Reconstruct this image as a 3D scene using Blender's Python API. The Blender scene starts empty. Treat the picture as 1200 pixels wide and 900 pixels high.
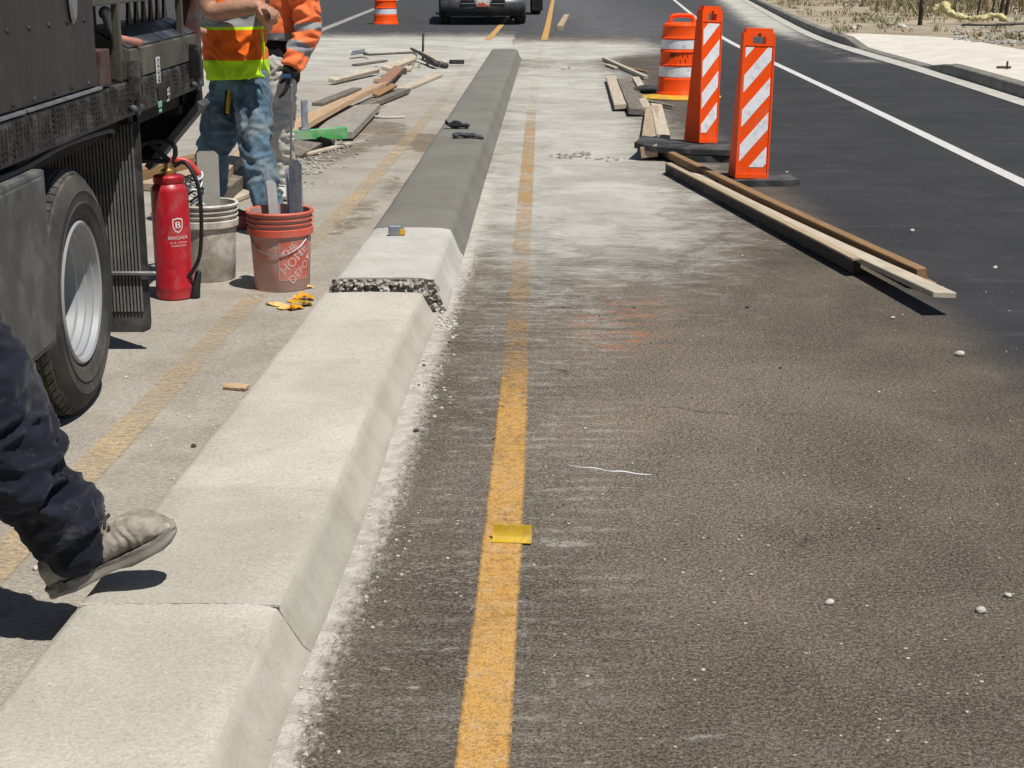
import bpy, bmesh, math, random
import numpy as np
from mathutils import Vector, Matrix, noise as mnoise

random.seed(7)
S = bpy.context.scene
COL = S.collection
R = math.radians

# ------------------------------------------------------------------ camera, sky, sun
PITCH = R(15.07); FPX = 1850.0; CH = 1.5
cam = bpy.data.cameras.new('camera'); camo = bpy.data.objects.new('camera', cam); COL.objects.link(camo)
cam.sensor_width = 36; cam.lens = FPX / 1200 * 36; cam.clip_start = .05; cam.clip_end = 3000
camo.location = (0, 0, CH); camo.rotation_euler = (math.pi/2 - PITCH, 0, 0)
S.camera = camo
SUN = Vector((.31, -.33, 1.0)).normalized()
w = bpy.data.worlds.new("World"); S.world = w; w.use_nodes = True
nt = w.node_tree
sky = nt.nodes.new('ShaderNodeTexSky'); sky.sky_type = 'NISHITA'; sky.sun_disc = False
sky.sun_elevation = math.asin(SUN.z); sky.sun_rotation = math.atan2(SUN.x, SUN.y); sky.altitude = 1400
nt.links.new(sky.outputs[0], nt.nodes['Background'].inputs[0]); nt.nodes['Background'].inputs[1].default_value = .065
sl = bpy.data.lights.new('sun', 'SUN'); sl.energy = 4.9; sl.angle = R(.53); sl.color = (1, .965, .90)
so = bpy.data.objects.new('sun', sl); COL.objects.link(so); so.location = SUN*30
so.rotation_euler = SUN.to_track_quat('Z', 'Y').to_euler()
S.view_settings.view_transform = 'Standard'; S.view_settings.look = 'None'
S.view_settings.exposure = 0; S.view_settings.gamma = 1

# ------------------------------------------------------------------ measuring: photo pixel (1200x900) -> place in the street
_F = Vector((0, math.cos(PITCH), -math.sin(PITCH))); _U = Vector((0, math.sin(PITCH), math.cos(PITCH)))
def ray(px, py): return Vector(((px-600)/FPX, 0, 0)) + _U*((450-py)/FPX) + _F
def P(px, py, z=0.):
    d = ray(px, py); t = (z-CH)/d.z; return Vector((d.x*t, d.y*t, z))
def RY(px, py, Y):
    d = ray(px, py); t = Y/d.y; return Vector((d.x*t, Y, CH+d.z*t))
def RX(px, py, X):
    d = ray(px, py); t = X/d.x; return Vector((X, d.y*t, CH+d.z*t))

# ------------------------------------------------------------------ node helpers
class NT:
    def __init__(s, name, rough=.85, metal=0., spec=.35):
        s.m = bpy.data.materials.new(name); s.m.use_nodes = True; s.t = s.m.node_tree
        s.b = s.t.nodes['Principled BSDF']; s.b.inputs['Roughness'].default_value = rough
        s.b.inputs['Metallic'].default_value = metal; s.b.inputs['Specular IOR Level'].default_value = spec
        tc = s.t.nodes.new('ShaderNodeTexCoord'); s.co = tc.outputs['Object']
    def put(s, sock, v):
        if isinstance(v, bpy.types.NodeSocket): s.t.links.new(v, sock)
        elif v is not None:
            if isinstance(v, (tuple, list)) and len(v) == 3 and sock.type == 'RGBA': v = (*v, 1)
            sock.default_value = v
    def map(s, sc, rot=(0, 0, 0), vec=None):
        n = s.t.nodes.new('ShaderNodeMapping'); s.put(n.inputs['Vector'], vec or s.co)
        n.inputs['Scale'].default_value = sc if isinstance(sc, (tuple, list)) else (sc, sc, sc)
        n.inputs['Rotation'].default_value = rot; return n.outputs[0]
    def noise(s, scale, detail=4, rough=.6, dist=0., vec=None):
        n = s.t.nodes.new('ShaderNodeTexNoise'); s.put(n.inputs['Vector'], vec or s.co)
        n.inputs['Scale'].default_value = scale; n.inputs['Detail'].default_value = detail
        n.inputs['Roughness'].default_value = rough; n.inputs['Distortion'].default_value = dist
        return n.outputs['Fac']
    def warp(s, amt):
        n = s.t.nodes.new('ShaderNodeTexNoise'); s.put(n.inputs['Vector'], s.co); n.inputs['Scale'].default_value = 3.2; n.inputs['Detail'].default_value = 6; n.inputs['Roughness'].default_value = .7
        return s.add(s.co, s.scale(n.outputs['Color'], amt))
    def add(s, a, b):
        n = s.t.nodes.new('ShaderNodeVectorMath'); n.operation = 'ADD'; s.put(n.inputs[0], a); s.put(n.inputs[1], b); return n.outputs[0]
    def voro(s, scale, vec=None, feature='F1'):
        n = s.t.nodes.new('ShaderNodeTexVoronoi'); n.feature = feature; s.put(n.inputs['Vector'], vec or s.co)
        n.inputs['Scale'].default_value = scale; return n
    def math(s, op, a, b=0., clamp=False):
        n = s.t.nodes.new('ShaderNodeMath'); n.operation = op; n.use_clamp = clamp
        s.put(n.inputs[0], a); s.put(n.inputs[1], b); return n.outputs[0]
    def step(s, v, a, b, lo=0., hi=1.):
        n = s.t.nodes.new('ShaderNodeMapRange'); n.interpolation_type = 'SMOOTHSTEP'; s.put(n.inputs[0], v)
        for i, q in enumerate((a, b, lo, hi)): n.inputs[i+1].default_value = q
        return n.outputs[0]
    def mix(s, f, a, b):
        n = s.t.nodes.new('ShaderNodeMix'); n.data_type = 'RGBA'; s.put(n.inputs[0], f)
        s.put(n.inputs[6], a); s.put(n.inputs[7], b); return n.outputs[2]
    def scale(s, c, f):
        n = s.t.nodes.new('ShaderNodeVectorMath'); n.operation = 'SCALE'; s.put(n.inputs[0], c); s.put(n.inputs['Scale'], f); return n.outputs[0]
    def mul(s, c, v):
        n = s.t.nodes.new('ShaderNodeVectorMath'); n.operation = 'MULTIPLY'; s.put(n.inputs[0], c); n.inputs[1].default_value = v; return n.outputs[0]
    def attr(s, name):
        n = s.t.nodes.new('ShaderNodeAttribute'); n.attribute_name = name; return n.outputs['Fac']
    def sep(s):
        n = s.t.nodes.new('ShaderNodeSeparateXYZ'); s.put(n.inputs[0], s.co); return n.outputs
    def color(s, c): s.put(s.b.inputs['Base Color'], c)
    def rough(s, v): s.put(s.b.inputs['Roughness'], v)
    def bump(s, h, strength=.3, dist=.01):
        n = s.t.nodes.new('ShaderNodeBump'); n.inputs['Strength'].default_value = strength
        n.inputs['Distance'].default_value = dist; s.put(n.inputs['Height'], h); s.put(s.b.inputs['Normal'], n.outputs[0])

def plain(name, c, rough=.7, metal=0., var=.25, sc=9., bump=.15, bsc=60., dirt=None, amt=.45, dsc=6., spec=.35):
    """a real surface: base colour with patchy variation, dust of its own colour and fine relief"""
    k = NT(name, rough, metal, spec)
    n1 = k.noise(sc, 5, .6)
    a = tuple(x*(1-var) for x in c); b = tuple(min(1, x*(1+var)) for x in c)
    col = k.mix(k.step(n1, .3, .7), a, b)
    if dirt is not None:
        f = k.step(k.noise(dsc, 7, .68, .4), .62-amt*.4, .9-amt*.4)
        f = k.math('MULTIPLY', f, .8); col = k.mix(f, col, dirt)
        k.rough(k.math('ADD', k.math('MULTIPLY', f, .35), rough, True))
    k.color(col)
    if bump: k.bump(k.noise(bsc, 4, .6), bump, .004)
    return k.m

def wood(name, c1, c2, dirt=(.36, .32, .27), amt=.4):
    k = NT(name, .85, 0, .2)
    g = k.noise(6, 6, .65, .6, k.map((.6, 9, 9)))
    g2 = k.noise(30, 3, .6, .2, k.map((.5, 8, 8)))
    col = k.mix(k.step(g, .3, .7), c1, c2)
    col = k.mix(k.math('MULTIPLY', k.step(g2, .5, .75), .35), col, tuple(x*.45 for x in c1))
    col = k.mix(k.math('MULTIPLY', k.step(k.noise(5, 6, .7, .5), .65-amt*.4, .95-amt*.4), .75), col, dirt)
    k.color(col); k.bump(g2, .35, .003); return k.m

# ------------------------------------------------------------------ mesh helpers
def newbm(): return bmesh.new()
def link(name, bm, mat, parent=None, smooth=False, loc=None, auto=None):
    me = bpy.data.meshes.new(name); bmesh.ops.recalc_face_normals(bm, faces=bm.faces); bm.to_mesh(me); bm.free()
    return link_me(name, me, mat, parent, smooth, loc, auto)
def link_me(name, me, mat, parent=None, smooth=False, loc=None, auto=None):
    o = bpy.data.objects.new(name, me); COL.objects.link(o)
    for m in (mat if isinstance(mat, (list, tuple)) else [mat]): me.materials.append(m)
    if smooth or auto is not None:
        me.polygons.foreach_set('use_smooth', [True]*len(me.polygons))
        if auto is not None: me.set_sharp_from_angle(angle=R(auto))
    if parent: o.parent = parent
    if loc is not None: o.location = loc
    return o
def tag(o, label=None, cat=None, group=None, kind=None):
    if label: o['label'] = label
    if cat: o['category'] = cat
    if group: o['group'] = group
    if kind: o['kind'] = kind
    return o
def thing(name, label, cat, loc=(0, 0, 0), rz=0., group=None):
    o = bpy.data.objects.new(name, None); COL.objects.link(o); o.location = loc; o.rotation_euler = (0, 0, rz)
    o.empty_display_size = .2
    return tag(o, label, cat, group)
def copy_tree(o, parent=None):
    c = o.copy(); COL.objects.link(c)
    if parent: c.parent = parent
    for ch in list(o.children): copy_tree(ch, c)
    return c
def box(bm, a, b, bev=0., M=None):
    a = Vector(a); b = Vector(b); t = bmesh.new()
    bmesh.ops.create_cube(t, size=1)
    for v in t.verts: v.co = Vector([(a[i]+b[i])/2 + v.co[i]*(b[i]-a[i]) for i in range(3)])
    if bev: bmesh.ops.bevel(t, geom=t.edges[:]+t.verts[:], offset=bev, segments=2, affect='EDGES', profile=.6)
    if M is not None: bmesh.ops.transform(t, matrix=M, verts=t.verts)
    join(bm, t)
def join(bm, t):
    me = bpy.data.meshes.new('_'); t.to_mesh(me); t.free(); bm.from_mesh(me); bpy.data.meshes.remove(me)
def hexa(bm, pts):
    """8 points: bottom 4, top 4"""
    v = [bm.verts.new(p) for p in pts]
    for f in ((3, 2, 1, 0), (4, 5, 6, 7), (0, 1, 5, 4), (1, 2, 6, 5), (2, 3, 7, 6), (3, 0, 4, 7)): bm.faces.new([v[i] for i in f])
def prism(bm, poly, depth, M=None):
    """closed 2D outline in XZ extruded along Y by depth"""
    t = bmesh.new()
    a = [t.verts.new((p[0], 0, p[1])) for p in poly]; b = [t.verts.new((p[0], depth, p[1])) for p in poly]
    t.faces.new(a); t.faces.new(b[::-1]); n = len(a)
    for i in range(n): t.faces.new((a[i], b[i], b[(i+1) % n], a[(i+1) % n]))
    bmesh.ops.recalc_face_normals(t, faces=t.faces)
    if M is not None: bmesh.ops.transform(t, matrix=M, verts=t.verts)
    join(bm, t)
def lathe(bm, prof, seg=40, M=None, cap=True):
    t = bmesh.new(); rings = []
    for r, z in prof:
        rings.append([t.verts.new((r*math.cos(2*math.pi*i/seg), r*math.sin(2*math.pi*i/seg), z)) for i in range(seg)])
    for A, B in zip(rings, rings[1:]):
        for i in range(seg): t.faces.new((A[i], A[(i+1) % seg], B[(i+1) % seg], B[i]))
    if cap:
        if prof[0][0] > 1e-4: t.faces.new(rings[0][::-1])
        if prof[-1][0] > 1e-4: t.faces.new(rings[-1])
    bmesh.ops.remove_doubles(t, verts=t.verts, dist=1e-6)
    if M is not None: bmesh.ops.transform(t, matrix=M, verts=t.verts)
    join(bm, t)
def tube(bm, pts, rad, seg=12, sq=1., up=(0, 0, 1), dome=True, sub=1):
    """tapered tube with closed rounded ends; sq squashes along the second axis"""
    pts = [Vector(p) for p in pts]; rad = list(rad) if isinstance(rad, (list, tuple)) else [rad]*len(pts)
    sqs = list(sq) if isinstance(sq, (list, tuple)) else [sq]*len(pts)
    if sub > 1:
        q, r2, s2 = [], [], []
        for i in range(len(pts)-1):
            p0 = pts[max(i-1, 0)]; p1 = pts[i]; p2 = pts[i+1]; p3 = pts[min(i+2, len(pts)-1)]
            for j in range(sub):
                u = j/sub; a = 2*p1; b = p2-p0; c = 2*p0-5*p1+4*p2-p3; d = 3*p1-p0-3*p2+p3
                q.append((a+b*u+c*u*u+d*u**3)*.5); uu = u*u*(3-2*u)
                r2.append(rad[i]*(1-uu)+rad[i+1]*uu); s2.append(sqs[i]*(1-uu)+sqs[i+1]*uu)
        q.append(pts[-1]); r2.append(rad[-1]); s2.append(sqs[-1]); pts, rad, sqs = q, r2, s2
    n = len(pts); T = []
    for i in range(n): T.append((pts[min(i+1, n-1)]-pts[max(i-1, 0)]).normalized())
    u = Vector(up); u = u - T[0]*u.dot(T[0])
    if u.length < 1e-3: u = Vector((1, 0, 0)) - T[0]*T[0].x
    u.normalize(); rows = []
    for i in range(n):
        u = (u - T[i]*u.dot(T[i])).normalized(); v = T[i].cross(u)
        rows.append((pts[i], rad[i], u.copy(), v, sqs[i]))
    full = []
    if dome:
        p, r, a, b, s_ = rows[0]
        for k in (.15, .55, .85): full.append((p - T[0]*r*min(1, s_)*math.sqrt(1-k*k)*.8, r*k, a, b, s_))
    full += rows
    if dome:
        p, r, a, b, s_ = rows[-1]
        for k in (.85, .55, .15): full.append((p + T[-1]*r*min(1, s_)*math.sqrt(1-k*k)*.8, r*k, a, b, s_))
    rings = [[bm.verts.new(p + a*(r*math.cos(2*math.pi*i/seg)) + b*(r*s_*math.sin(2*math.pi*i/seg))) for i in range(seg)] for p, r, a, b, s_ in full]
    for A, B in zip(rings, rings[1:]):
        for i in range(seg): bm.faces.new((A[i], A[(i+1) % seg], B[(i+1) % seg], B[i]))
    bm.faces.new(rings[0][::-1]); bm.faces.new(rings[-1])
def fuse(bm, voxel, smooth=6, wr=None):
    """melt overlapping closed shapes into one continuous skin; wr(p, n) -> displacement"""
    bmesh.ops.recalc_face_normals(bm, faces=bm.faces)
    me = bpy.data.meshes.new('_f'); bm.to_mesh(me); bm.free()
    o = bpy.data.objects.new('_f', me); COL.objects.link(o)
    m = o.modifiers.new('r', 'REMESH'); m.mode = 'VOXEL'; m.voxel_size = voxel; m.use_smooth_shade = True
    if smooth: q = o.modifiers.new('s', 'SMOOTH'); q.iterations = smooth; q.factor = .5
    dg = bpy.context.evaluated_depsgraph_get(); out = bpy.data.meshes.new_from_object(o.evaluated_get(dg))
    bpy.data.objects.remove(o); bpy.data.meshes.remove(me)
    if wr:
        no = [v.normal.copy() for v in out.vertices]
        for v, n in zip(out.vertices, no): v.co = v.co + n*wr(v.co, n)
    b2 = bmesh.new(); b2.from_mesh(out); bpy.data.meshes.remove(out); return b2
def zones(bm, planes, name_mats, parent):
    """cut a garment by planes (co, no) and make each zone its own part; first entry is the part that parents the rest"""
    for co, no in planes:
        bmesh.ops.bisect_plane(bm, geom=bm.verts[:]+bm.edges[:]+bm.faces[:], plane_co=co, plane_no=no, dist=1e-5)
    groups = {}
    for f in bm.faces:
        c = f.calc_center_median(); k = 0
        for i, (co, no) in enumerate(planes):
            if (c-Vector(co)).dot(Vector(no)) > 0: k = i+1
        groups.setdefault(k, []).append(f.index)
    me = bpy.data.meshes.new('_z'); bm.to_mesh(me); bm.free(); first = None; outs = {}
    for k in sorted(groups):
        b = bmesh.new(); b.from_mesh(me); b.faces.ensure_lookup_table(); keep = set(groups[k])
        bmesh.ops.delete(b, geom=[f for f in b.faces if f.index not in keep], context='FACES')
        nm, mt = name_mats[k]; m2 = bpy.data.meshes.new(nm); b.to_mesh(m2); b.free()
        outs[k] = link_me(nm, m2, mt, parent, True)
    bpy.data.meshes.remove(me); return outs
def nz(p, s): return mnoise.noise(Vector(p)*s)
def fold(amp, f, stretch=(1, 1, 1), off=0., soft=.012):
    def g(p, n):
        q = Vector((p.x*stretch[0], p.y*stretch[1], p.z*stretch[2]))*f + Vector((off, off*.7, off*1.3))
        wv = Vector((mnoise.noise(q*.6), mnoise.noise(q*.6+Vector((7, 1, 3))), mnoise.noise(q*.6+Vector((2, 9, 5)))))*.9
        v = mnoise.noise(q+wv); a = 1-math.sqrt(v*v+soft)*2.0      # rounded ridges, long valleys
        return amp*(a-.45)
    return g
def text_mesh(body, size, bold=0.):
    c = bpy.data.curves.new('_t', 'FONT'); c.body = body; c.size = size; c.align_x = 'CENTER'; c.align_y = 'CENTER'; c.resolution_u = 3; c.offset = bold
    o = bpy.data.objects.new('_t', c); COL.objects.link(o); bpy.context.view_layer.update()
    me = bpy.data.meshes.new_from_object(o.evaluated_get(bpy.context.evaluated_depsgraph_get()))
    bpy.data.objects.remove(o); b = bmesh.new(); b.from_mesh(me); bpy.data.meshes.remove(me)
    bmesh.ops.triangulate(b, faces=b.faces); return b
def add_text(bm, body, size, M, bold=0.):
    t = text_mesh(body, size)
    bmesh.ops.transform(t, matrix=M, verts=t.verts); join(bm, t)
def strip(name, left, right, mat, z, attrs=None, kind='structure'):
    """flat ribbon between two equal-length point lists; with attrs the paint wears first along its edges"""
    bm = newbm(); n = len(left); us = (0, .09, .5, .91, 1) if attrs is not None else (0, 1)
    cols = [[bm.verts.new((l[0]+(r[0]-l[0])*u, l[1]+(r[1]-l[1])*u, z)) for l, r in zip(left, right)] for u in us]
    for a, b in zip(cols, cols[1:]):
        for i in range(n-1): bm.faces.new((a[i], b[i], b[i+1], a[i+1]))
    o = link(name, bm, mat); o['kind'] = kind
    if attrs is not None:
        A = o.data.attributes.new('wear', 'FLOAT', 'POINT')
        for k, d in enumerate((-.42, 0, 0, 0, -.42)):
            for i in range(n): A.data[k*n+i].value = attrs[i]+d
    return o
def curve_fn(pix, z=0.):
    """smooth X(Y) through measured points"""
    pts = sorted([P(x, y, z) for x, y in pix], key=lambda p: p.y)
    Y = np.array([p.y for p in pts]); X = np.array([p.x for p in pts])
    def f(y): 
        y = np.asarray(y, float)
        lo = X[0]+(y-Y[0])*(X[1]-X[0])/(Y[1]-Y[0]); hi = X[-1]+(y-Y[-1])*(X[-1]-X[-2])/(Y[-1]-Y[-2])
        return np.where(y < Y[0], lo, np.where(y > Y[-1], hi, np.interp(y, Y, X)))
    def g(y): # light smoothing in log distance
        y = np.asarray(y, float); return sum(f(y*k) for k in (.88, .94, 1, 1.06, 1.12))/5
    return g
def sstep(x, a, b):
    t = np.clip((np.asarray(x, float)-a)/(b-a), 0, 1); return t*t*(3-2*t)

# ------------------------------------------------------------------ lines of the street
curbR = curve_fn([(312, 900), (352, 765), (425, 620), (482, 463), (509, 375), (542, 306), (568, 220), (595, 125), (611, 67)])
yelR = curve_fn([(565, 900), (578, 750), (592, 600), (603, 450), (611, 300), (622, 140), (630, 70), (640, 40), (648, 0)])
yelL = curve_fn([(0, 660), (110, 545), (215, 435), (285, 360), (390, 262), (450, 195), (490, 150), (520, 115), (558, 62), (578, 40), (605, 10)])
whtR = curve_fn([(1200, 215), (1000, 118), (845, 45), (790, 0)])
whtL = curve_fn([(370, 38), (440, 10)])
kerbX = curve_fn([(877, 0), (953, 40), (993, 55), (1092, 82), (1200, 116)])
gutX = curve_fn([(860, 0), (905, 30), (970, 60), (1075, 88), (1200, 124)])

# ------------------------------------------------------------------ setting: terrain and road
def mat_terrain():
    k = NT('dry_dirt', .95, 0, .1)
    c = k.mix(k.step(k.noise(.5, 8, .65), .35, .65), (.27, .22, .155), (.42, .36, .265))
    c = k.mix(k.step(k.noise(9, 6, .7), .5, .8), c, (.15, .12, .085)); k.color(c)
    k.bump(k.noise(6, 8, .7), .6, .05); return k.m
M_TERR = mat_terrain()
bm = newbm(); bmesh.ops.create_grid(bm, x_segments=8, y_segments=8, size=900)
tag(link('ground', bm, M_TERR, loc=(0, 0, -.03)), kind='structure')

def asphalt_mat():
    k = NT('road_surface', .9, 0, .25)
    X, Y, Z = k.sep()
    fine = k.step(k.noise(120, 5, .8), .40, .60); fine2 = k.step(k.noise(62, 5, .78, .4, k.map((.8, 1.5, 1))), .40, .62); grit = k.voro(210).outputs['Distance']
    mid = k.noise(14, 6, .7, .5); big = k.noise(1.6, 6, .65, .4); blot = k.noise(5, 6, .68, .8)
    streak = k.noise(7, 7, .75, .3, k.map((.55, 2.0, 1)))
    # worn brown asphalt
    br = k.mix(fine, (.040, .033, .025), (.225, .190, .147))
    br = k.scale(br, k.step(fine2, 0, 1, .72, 1.28))
    br = k.scale(br, k.math('ADD', 1.0, k.math('MULTIPLY', k.attr('lift'), .75)))
    br = k.scale(br, .84)
    br = k.mix(k.step(big, .3, .72), k.scale(br, .82), k.scale(k.mix(.25, br, (.20, .155, .115)), 1.14))
    br = k.mix(k.math('MULTIPLY', k.step(mid, .54, .78), .35), br, (.215, .195, .17))
    br = k.mix(k.math('MULTIPLY', k.step(k.noise(48, 6, .8, .6, k.map((.7, 1.6, 1))), .57, .68), .6), br, (.045, .04, .036))
    ce = k.voro(.9, vec=k.map(1, vec=k.warp(.35)), feature='DISTANCE_TO_EDGE').outputs['Distance']
    cr = k.math('MULTIPLY', k.step(ce, .004, .016, 1, 0), k.step(k.noise(1.1, 5, .7), .54, .62)); cr = k.math('MULTIPLY', cr, k.step(k.noise(30, 4, .8), .40, .55))
    br = k.mix(k.math('MULTIPLY', cr, .8), br, (.03, .026, .021))
    # fresh dark asphalt
    dk = k.mix(fine, (.027, .027, .029), (.061, .060, .062))
    dk = k.mix(k.step(big, .3, .75), k.scale(dk, .85), k.scale(dk, 1.22))
    dk = k.mix(k.math('MULTIPLY', k.step(blot, .58, .8), .38), dk, (.12, .115, .108))
    dk = k.mix(k.math('MULTIPLY', k.step(k.noise(2.0, 8, .75, .3, k.map((.35, 2.2, 1))), .5, .72), .4), dk, (.105, .103, .10))
    dk = k.mix(k.math('MULTIPLY', k.step(k.noise(1.3, 6, .7, .2, k.map((2.4, .12, 1))), .52, .66), .35), dk, (.035, .035, .037))
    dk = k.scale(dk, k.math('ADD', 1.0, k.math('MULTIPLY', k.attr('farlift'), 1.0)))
    wn = k.math('ADD', k.attr('fresh'), k.math('MULTIPLY', k.math('SUBTRACT', blot, .5), .42))
    c = k.mix(k.step(wn, .24, .90), br, dk)
    # tan dusty concrete lane on the far side of the kerb
    tn = k.mix(k.step(k.noise(2.2, 8, .7, .6), .32, .68), (.30, .262, .208), (.45, .41, .342))
    tn = k.mix(k.math('MULTIPLY', fine, .45), tn, (.50, .465, .41))
    tn = k.scale(tn, k.step(fine2, 0, 1, .80, 1.10))
    tn = k.mix(k.math('MULTIPLY', k.step(k.noise(34, 7, .8, .3), .55, .70), .5), tn, (.17, .15, .125))
    wt = k.math('ADD', k.attr('tan'), k.math('MULTIPLY', k.math('SUBTRACT', blot, .5), .5))
    c = k.mix(k.step(wt, .3, .7), c, tn)
    # pale dust of cement
    du = k.mix(k.step(k.noise(1.1, 7, .7, .5), .32, .68), (.385, .365, .315), (.585, .565, .50))
    du = k.mix(k.math('MULTIPLY', fine, .22), du, (.34, .325, .29))
    wd = k.math('ADD', k.attr('dust'), k.math('MULTIPLY', k.math('SUBTRACT', k.noise(3.1, 9, .76, .7), .5), 1.3))
    wd = k.math('ADD', wd, k.math('MULTIPLY', k.math('SUBTRACT', k.noise(24, 6, .8, .3, k.map((.5, 1.4, 1))), .5), .8))
    wd = k.math('ADD', wd, k.math('MULTIPLY', k.math('SUBTRACT', streak, .5), .55))
    c = k.mix(k.step(wd, .22, 1.0), c, du)
    # white scrapes
    sc = k.math('MULTIPLY', k.step(k.math('ADD', streak, k.math('MULTIPLY', k.attr('scrape'), .30)), .66, .90), .75)
    sc = k.math('MULTIPLY', sc, k.step(k.noise(46, 6, .8), .40, .58))
    c = k.mix(sc, c, (.47, .45, .41))
    gv = k.math('SINE', k.math('ADD', k.math('MULTIPLY', Y, 2*math.pi/.085), k.math('MULTIPLY', k.noise(4, 5, .7), 9.0)))
    gv = k.math('ADD', k.math('MULTIPLY', gv, .11), k.noise(13, 8, .84, .3, k.map((.45, 1.6, 1))))
    gm = k.math('MULTIPLY', k.step(k.noise(3.2, 6, .75, .5), .40, .62), k.step(k.noise(30, 7, .82, .2), .40, .60))
    gm = k.math('MULTIPLY', gm, k.attr('groove'))
    c = k.mix(k.math('MULTIPLY', k.math('MULTIPLY', k.step(gv, .46, .68), gm), .8), c, (.43, .405, .355))
    fl = k.math('MULTIPLY', k.step(k.noise(42, 7, .82, .4, k.map((.6, 1.3, 1))), .535, .61), k.step(k.noise(5, 7, .78, .5), .44, .62))
    c = k.mix(k.math('MULTIPLY', k.math('MULTIPLY', fl, k.attr('fleck')), .85), c, (.46, .435, .385))
    # slurry line at the kerb foot
    sl_ = k.step(k.math('ADD', k.attr('slurry'), k.math('MULTIPLY', k.math('SUBTRACT', k.noise(30, 10, .82, .3, k.map((1.5, .75, 1))), .5), 1.35)), .34, .70)
    c = k.mix(k.math('MULTIPLY', sl_, .92), c, k.mix(k.step(mid, .35, .65), (.42, .39, .335), (.60, .565, .50)))
    # wet and brown stains
    st = k.step(k.math('ADD', k.attr('stain'), k.math('MULTIPLY', k.math('SUBTRACT', blot, .5), 1.5)), .5, .75)
    c = k.mix(k.math('MULTIPLY', st, .9), c, k.mix(k.step(k.noise(.9, 3), .42, .58), k.mul(c, (.56, .47, .37)), k.mul(c, (.52, .50, .45))))
    # old orange paint traces
    og = k.math('MULTIPLY', k.attr('orange'), k.step(k.noise(10, 7, .75, .4, k.map((.6, 1.4, 1))), .47, .66))
    c = k.mix(k.math('MULTIPLY', og, .75), c, (.42, .16, .07))
    # scattered pale specks and dark pits
    sp = k.voro(16); c = k.mix(k.math('MULTIPLY', k.math('LESS_THAN', sp.outputs['Distance'], .055), k.step(k.noise(3, 2), .45, .6)), c, (.46, .43, .38))
    k.color(c)
    h = k.math('ADD', k.math('MULTIPLY', grit, .8), k.math('MULTIPLY', k.noise(60, 5, .75), .9))
    k.bump(h, .7, .008); return k.m
M_ROAD = asphalt_mat()

ys = [-6., 0., 1., 1.6]; y = 2.
while y < 130: ys.append(y); y += .0085*y
xs = list(np.concatenate([[-60, -40, -30, -22, -16], np.arange(-12, -3, .45), np.arange(-3, 4.2, .055), np.arange(4.2, 10, .3), [11, 13, 16, 20, 24]]))
XX, YY = np.meshgrid(np.array(xs), np.array(ys))
bm = newbm(); rows = [[bm.verts.new((x, yy, 0)) for x in xs] for yy in ys]
for i in range(len(ys)-1):
    for j in range(len(xs)-1): bm.faces.new((rows[i][j], rows[i][j+1], rows[i+1][j+1], rows[i+1][j]))
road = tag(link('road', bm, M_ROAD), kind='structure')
LAT = XX - curbR(YY); rr = np.random.RandomState(3)
def blob(px, py, rx, ry, amp=1.):
    p = P(px, py); return amp*np.exp(-(((XX-p.x)/rx)**2 + ((YY-p.y)/ry)**2))
def arc(pts, wd, amp):
    out = np.zeros_like(XX)
    for (a, b) in zip(pts, pts[1:]):
        A = P(*a); B = P(*b); d = (B-A); t = np.clip(((XX-A.x)*d.x+(YY-A.y)*d.y)/(d.x**2+d.y**2), 0, 1)
        q = np.hypot(XX-A.x-t*d.x, (YY-A.y-t*d.y)); out = np.maximum(out, amp*np.exp(-(q/wd)**2))
    return out
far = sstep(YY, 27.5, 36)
edge = np.interp(YY, [0, 3, 5, 8, 15, 22, 27, 30], [1.5, 1.55, 1.85, 1.80, 1.80, 2.2, 2.4, 2.4])
fresh = sstep((XX-edge)/np.interp(YY, [0, 5, 8, 15], [.75, .50, .36, .3]), -1, 1); fresh = np.maximum(fresh, far*.95)
lift = np.exp(-(((XX-.55)/.75)**2+((YY-5.3)/1.9)**2))*1.0
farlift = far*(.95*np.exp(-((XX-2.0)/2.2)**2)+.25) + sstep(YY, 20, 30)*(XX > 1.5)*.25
fresh = np.maximum(fresh, sstep(YY, 13, 17)*(1-sstep(YY, 24, 26))*sstep(XX, .95, 1.6)*.42)
tanm = (LAT < -.25)*(1-far)*sstep(YY, -4, 0)
leftdust = (LAT < -.25)*(1-far)
dust = np.zeros_like(XX)
band = np.interp(LAT, [0, .12, .6, 1.0, 1.5, 1.95], [.72, .80, .95, .90, .52, .05])
dust += band*sstep(YY, 4.9, 10.0)*(LAT > -.2)*(1-sstep(YY, 27, 31))*(XX < 2.6)
dust += .75*np.exp(-((YY-28.0)/3.0)**2)*(1-sstep(XX, 2.0, 3.6)) + .22*np.exp(-((YY-33)/4)**2)*(1-sstep(XX, 2.5, 4))
dust += .45*leftdust*sstep(YY, 17, 23)
dust += .30*leftdust*sstep(YY, 9, 16)
dust += blob(590, 100, 1.6, 1.2, .25)
dust -= blob(700, 72, 2.0, 1.6, .38) + blob(690, 100, 1.4, .8, .15)
goX = gutX(YY)-.0; gutd = np.exp(-((XX-goX)/.30)**2)
dust += np.where(XX < gutX(YY)+.1, 1, 1)*gutd*.45*sstep(YY, 20, 30)
dust += np.exp(-((XX-goX+.1)/.75)**2)*.75*sstep(YY, 28, 40)
dust += .3*np.exp(-((YY-24.5)/.9)**2)*sstep(XX, 3.5, 5)
scrape = np.interp(LAT, [-.1, 0, .45, .75, .95, 1.4], [0, .55, .60, .42, .0, -.3])*(YY < 9.5)
scrape = np.where(LAT < -.2, -.2, scrape); scrape *= np.interp(YY, [2, 3, 4.6, 7, 9.5], [.75, .72, .72, 1.1, .6])
scrape += blob(730, 385, .35, .7, .35)
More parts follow.
